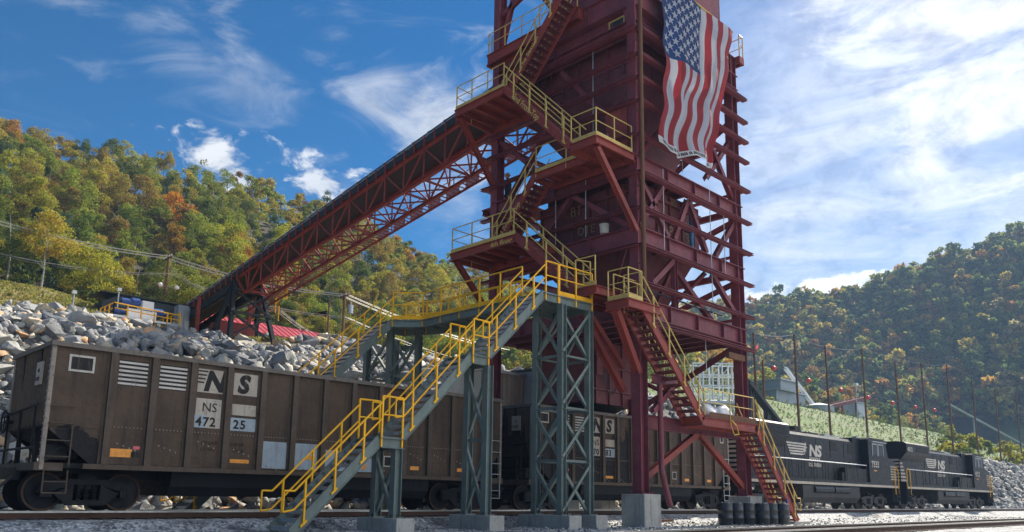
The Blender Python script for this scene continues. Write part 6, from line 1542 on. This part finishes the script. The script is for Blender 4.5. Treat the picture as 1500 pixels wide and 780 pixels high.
boom('far_conveyor', 'pale thin conveyor slanting down the right bank behind the poles', (215, 44, 25), (255, 28, 10), .6, .3, 'grey_wall', (.2, .6))

# ------------------------------------------------------------------ poles, wires, lamps
def pole(x, y, z0, z1, label, r=.15, arm=True, lamps=(), group=None, lean=0.0):
    t_ = thing('utility_pole', label, 'pole', (x, y, z0), group); mb = MB(); mb.tube((x, y, z0 - .6), (x + lean, y, z1), r, 12, r * .72); mb.build('shaft', M['wood'], t_, True)
    if arm:
        mb = MB(); mb.beam((x + lean - .1, y - 1.0, z1 - .5), (x + lean - .1, y + 1.0, z1 - .5), .1, .12); mb.build('crossarm', M['wood'], t_); mb = MB()
        for d in (-.9, -.45, .45, .9): mb.tube((x + lean - .1, y + d, z1 - .44), (x + lean - .1, y + d, z1 - .22), .05, 8, .03)
        mb.build('insulators', M['galv'], t_)
    for (dx, dz) in lamps:
        mb = MB(); mb.tube((x, y, z1 - dz), (x + dx * .55, y - .5, z1 - dz + .1), .03, 6); l_ = mb.build('lamp_arm', M['galv'], t_); bm = bmesh.new(); bmesh.ops.create_uvsphere(bm, u_segments=12, v_segments=8, radius=.22); me = bpy.data.meshes.new('lamp'); bm.to_mesh(me); bm.free(); me.materials.append(M['lamp_glass']); o = place('lamp', me, l_); o.location = Vector((x + dx, y - .6, z1 - dz + .05)) - root_loc(l_)
    return t_
pole(22.6, 53.0, H(22.6, 53) - .2, 22.3, 'wooden pole with a crossarm and two round white lamps at the left wood edge', .15, True, ((-.75, 3.3), (.75, 3.3)))
pole(39.6, 49.5, H(39.6, 49.5) - .3, 21.3, 'reddish wooden pole carrying a grey transformer right of the long shed', .17, True)
tr_ = thing('transformer', 'grey cylindrical transformer hung on the reddish pole', 'transformer', (40.1, 49.2, 19.6)); mb = MB(); mb.tube((40.15, 49.1, 19.0), (40.15, 49.1, 19.9), .28, 16); mb.tube((40.15, 49.1, 19.9), (40.15, 49.1, 20.2), .06, 8); mb.build('can', M['galv'], tr_, True)
pole(38.0, 49.8, H(38, 49.8) - .3, 20.4, 'dark slim wooden pole with two lamps standing left of the transformer pole', .12, False, ((-.55, 4.1), (.55, 4.3)))
fg = tag((lambda m_: (m_.add([(36.6, 49.7, 18.6), (37.7, 49.7, 19.0), (37.7, 49.7, 18.3)], [(0, 1, 2)]), m_.prism([(36.6, 49.7, 18.6), (37.7, 49.7, 19.0), (37.7, 49.7, 18.3)], (0, .12, 0)), m_.build('marker_vane', M['red_roof']))[-1])(MB()), 'red triangular marker beside the dark slim pole', 'marker')
RP = [((1115, 490), 14.6), ((1125, 530), 14.8), ((1176, 505), 15.0), ((1224, 530), 15.2), ((1277, 533), 15.4), ((1323, 560), 15.4), ((1361, 560), 15.5), ((1396, 578), 15.6), ((1401, 566), 16.4), ((1429, 585), 15.6), ((1457, 600), 15.7), ((1484, 605), 15.8)]
PX = [(60.9, 14.6, 15.5), (62.8, 14.9, 13.3), (69.9, 15.0, 16.8), (77.5, 15.2, 16.7), (88.0, 15.5, 18.0), (98.4, 15.5, 17.6), (108.2, 15.6, 18.8), (118.5, 15.6, 18.7), (122.0, 16.6, 20.6), (130.5, 15.7, 19.2), (143.0, 15.8, 18.8), (156.5, 15.9, 19.4)]
words = ['first dark tall pole right of the tower corner post', 'shorter pole close beside the first one at the tower corner', 'reddish tall pole rising behind the middle of the nearer locomotive', 'fourth pole from the tower, behind the nearer locomotive cab', 'fifth pole from the tower, above the gap between the locomotives', 'sixth pole from the tower, slimmer and reddish', 'seventh pole from the tower, dark, above the far locomotive', 'left pole of a close pair above the far locomotive', 'right, taller pole of a close pair above the far locomotive', 'pole above the cab of the far locomotive', 'second last pole of the row on the right', 'last pole of the row at the right edge']
tops = []
for i, ((x, y, zt), wd) in enumerate(zip(PX, words)):
    pole(x, y, H(x, y) - .3, zt, 'bare wooden pole: ' + wd, .13, False, (), 'row of poles on the right bank', random.uniform(-.25, .1)); tops.append((x, y, zt))
    if i in (2, 7, 11):
        mb = MB(); mb.beam((x, y - .8, zt - .25), (x, y + .8, zt - .25), .09, .1); o = mb.build('crossarm', M['wood'], None); bpy.data.objects.remove(o)
def wire(pts, sag, label, r=.018, mat='wire', nseg=14, group=None, cat='cable', strands=1, gap=.5):
    t_ = thing('overhead_wire', label, cat, pts[0], group)
    for s in range(strands):
        mb = MB()
        for a, b_ in zip(pts[:-1], pts[1:]):
            a, b_ = Vector(a), Vector(b_); prev = None
            for i in range(nseg + 1):
                t = i / nseg; p = a.lerp(b_, t); p.z -= sag * 4 * t * (1 - t); p.y += (s - (strands - 1) / 2) * gap * .5; p.z += (s % 2) * .08 * gap
                if prev is not None: mb.tube(prev, p, r, 5, caps=False)
                prev = p
        mb.build('strand', M[mat], t_)
    return t_
wire([(4.0, 53.0, 22.3), (22.6, 53.0, 21.9), (39.6, 49.5, 20.9), (70, 56, 20.0)], .6, 'top bundle of pale power lines along the left wood edge', .024, 'wire_pale', 12, None, 'power line', 4, .9)
wire([(4.0, 53.0, 19.6), (22.6, 53.0, 20.3), (39.6, 49.5, 18.6), (70, 56, 17.4)], .8, 'lower bundle of thin lines along the left wood edge', .02, 'wire_pale', 12, None, 'power line', 3, .8)
wire([(22.6, 53.0, 20.9), (31, 47, 17.3), (44.5, 52, 16.2)], 1.0, 'loose lines dropping from the lamp pole towards the long shed', .02, 'wire_pale', 12, None, 'power line', 3, .7)
wire([tops[0], tops[2], tops[3], tops[4], tops[6], tops[8], tops[11]], .25, 'thin line strung along the row of bare poles on the right', .018, 'wire')
wire([(86, 30, 18.6), (160, 30, 17.6), (190, 30, 19)], .35, 'long catenary wire carrying red marker balls across the valley', .015, 'wire')
for i, x in enumerate((94.9, 105.3, 116.2, 126.7, 137.3, 148.2, 158.5)):
    bm = bmesh.new(); bmesh.ops.create_uvsphere(bm, u_segments=20, v_segments=12, radius=.34); me = bpy.data.meshes.new('marker_ball'); bm.to_mesh(me); bm.free(); me.materials.append(M['red_ball']); me.polygons.foreach_set('use_smooth', [True] * len(me.polygons))
    o = place('marker_ball', me); o.location = (x, 30, (17.99, 17.47, 17.2, 17.06, 17.13, 17.38, 17.75)[i])
    tag(o, 'red marker ball on the wire, ' + ['nearest the tower', 'second from the tower', 'third from the tower', 'middle one of seven', 'fifth from the tower', 'second last towards the right', 'last towards the right'][i], 'marker ball', 'marker balls on the wire')
lp = thing('light_pole', 'slim pole with a white lamp head on the grassy bank', 'lamp', (128, 36, H(128, 36))); mb = MB(); mb.tube((128.3, 32.5, H(128.3, 32.5) - .3), (128.3, 32.5, 19.4), .08, 8); mb.build('shaft', M['galv'], lp); mb = MB(); mb.box(127.9, 128.7, 32.2, 32.8, 19.4, 19.8); mb.build('lamp', M['lamp_glass'], lp)
for i, (x, y, z) in enumerate(((9.6, 33.5, 12.7), (13.2, 36.5, 14.1))):
    t_ = thing('light_pole', ('short lamp pole on the dry grass left of the drive platform', 'short lamp pole directly behind the blue motors')[i], 'lamp', (x, y, H(x, y))); mb = MB(); mb.tube((x, y, H(x, y) - .3), (x, y, z), .045, 8); mb.build('shaft', M['galv'], t_); mb = MB(); mb.box(x - .12, x + .12, y - .14, y + .1, z - .08, z + .12); mb.build('lamp', M['lamp_glass'], t_)
fs_ = thing('small_flag', 'tiny red and white flag on a pole top behind the tower corner', 'flag', (61.9, 15, 14)); 
mb = MB(); mb.prism([(61.0, 14.55, 14.3), (61.9, 14.75, 14.6), (61.9, 14.75, 14.25), (61.0, 14.55, 13.95)], (0, .02, 0)); mb.build('cloth', M['red_ball'], fs_)

# ------------------------------------------------------------------ the hazy air of the valley
mt = bpy.data.materials.new('valley_haze'); mt.use_nodes = True; nt = mt.node_tree; nt.nodes.clear()
out = nt.nodes.new('ShaderNodeOutputMaterial'); pv = nt.nodes.new('ShaderNodeVolumePrincipled'); pv.inputs['Color'].default_value = (.40, .62, 1.0, 1); pv.inputs['Density'].default_value = .00034; pv.inputs['Anisotropy'].default_value = .1
nt.links.new(pv.outputs[0], out.inputs['Volume'])
mb = MB(); mb.box(-705, 1005, -705, 805, -14, 176); hz = mb.build('haze', mt); tag(hz, kind='stuff')
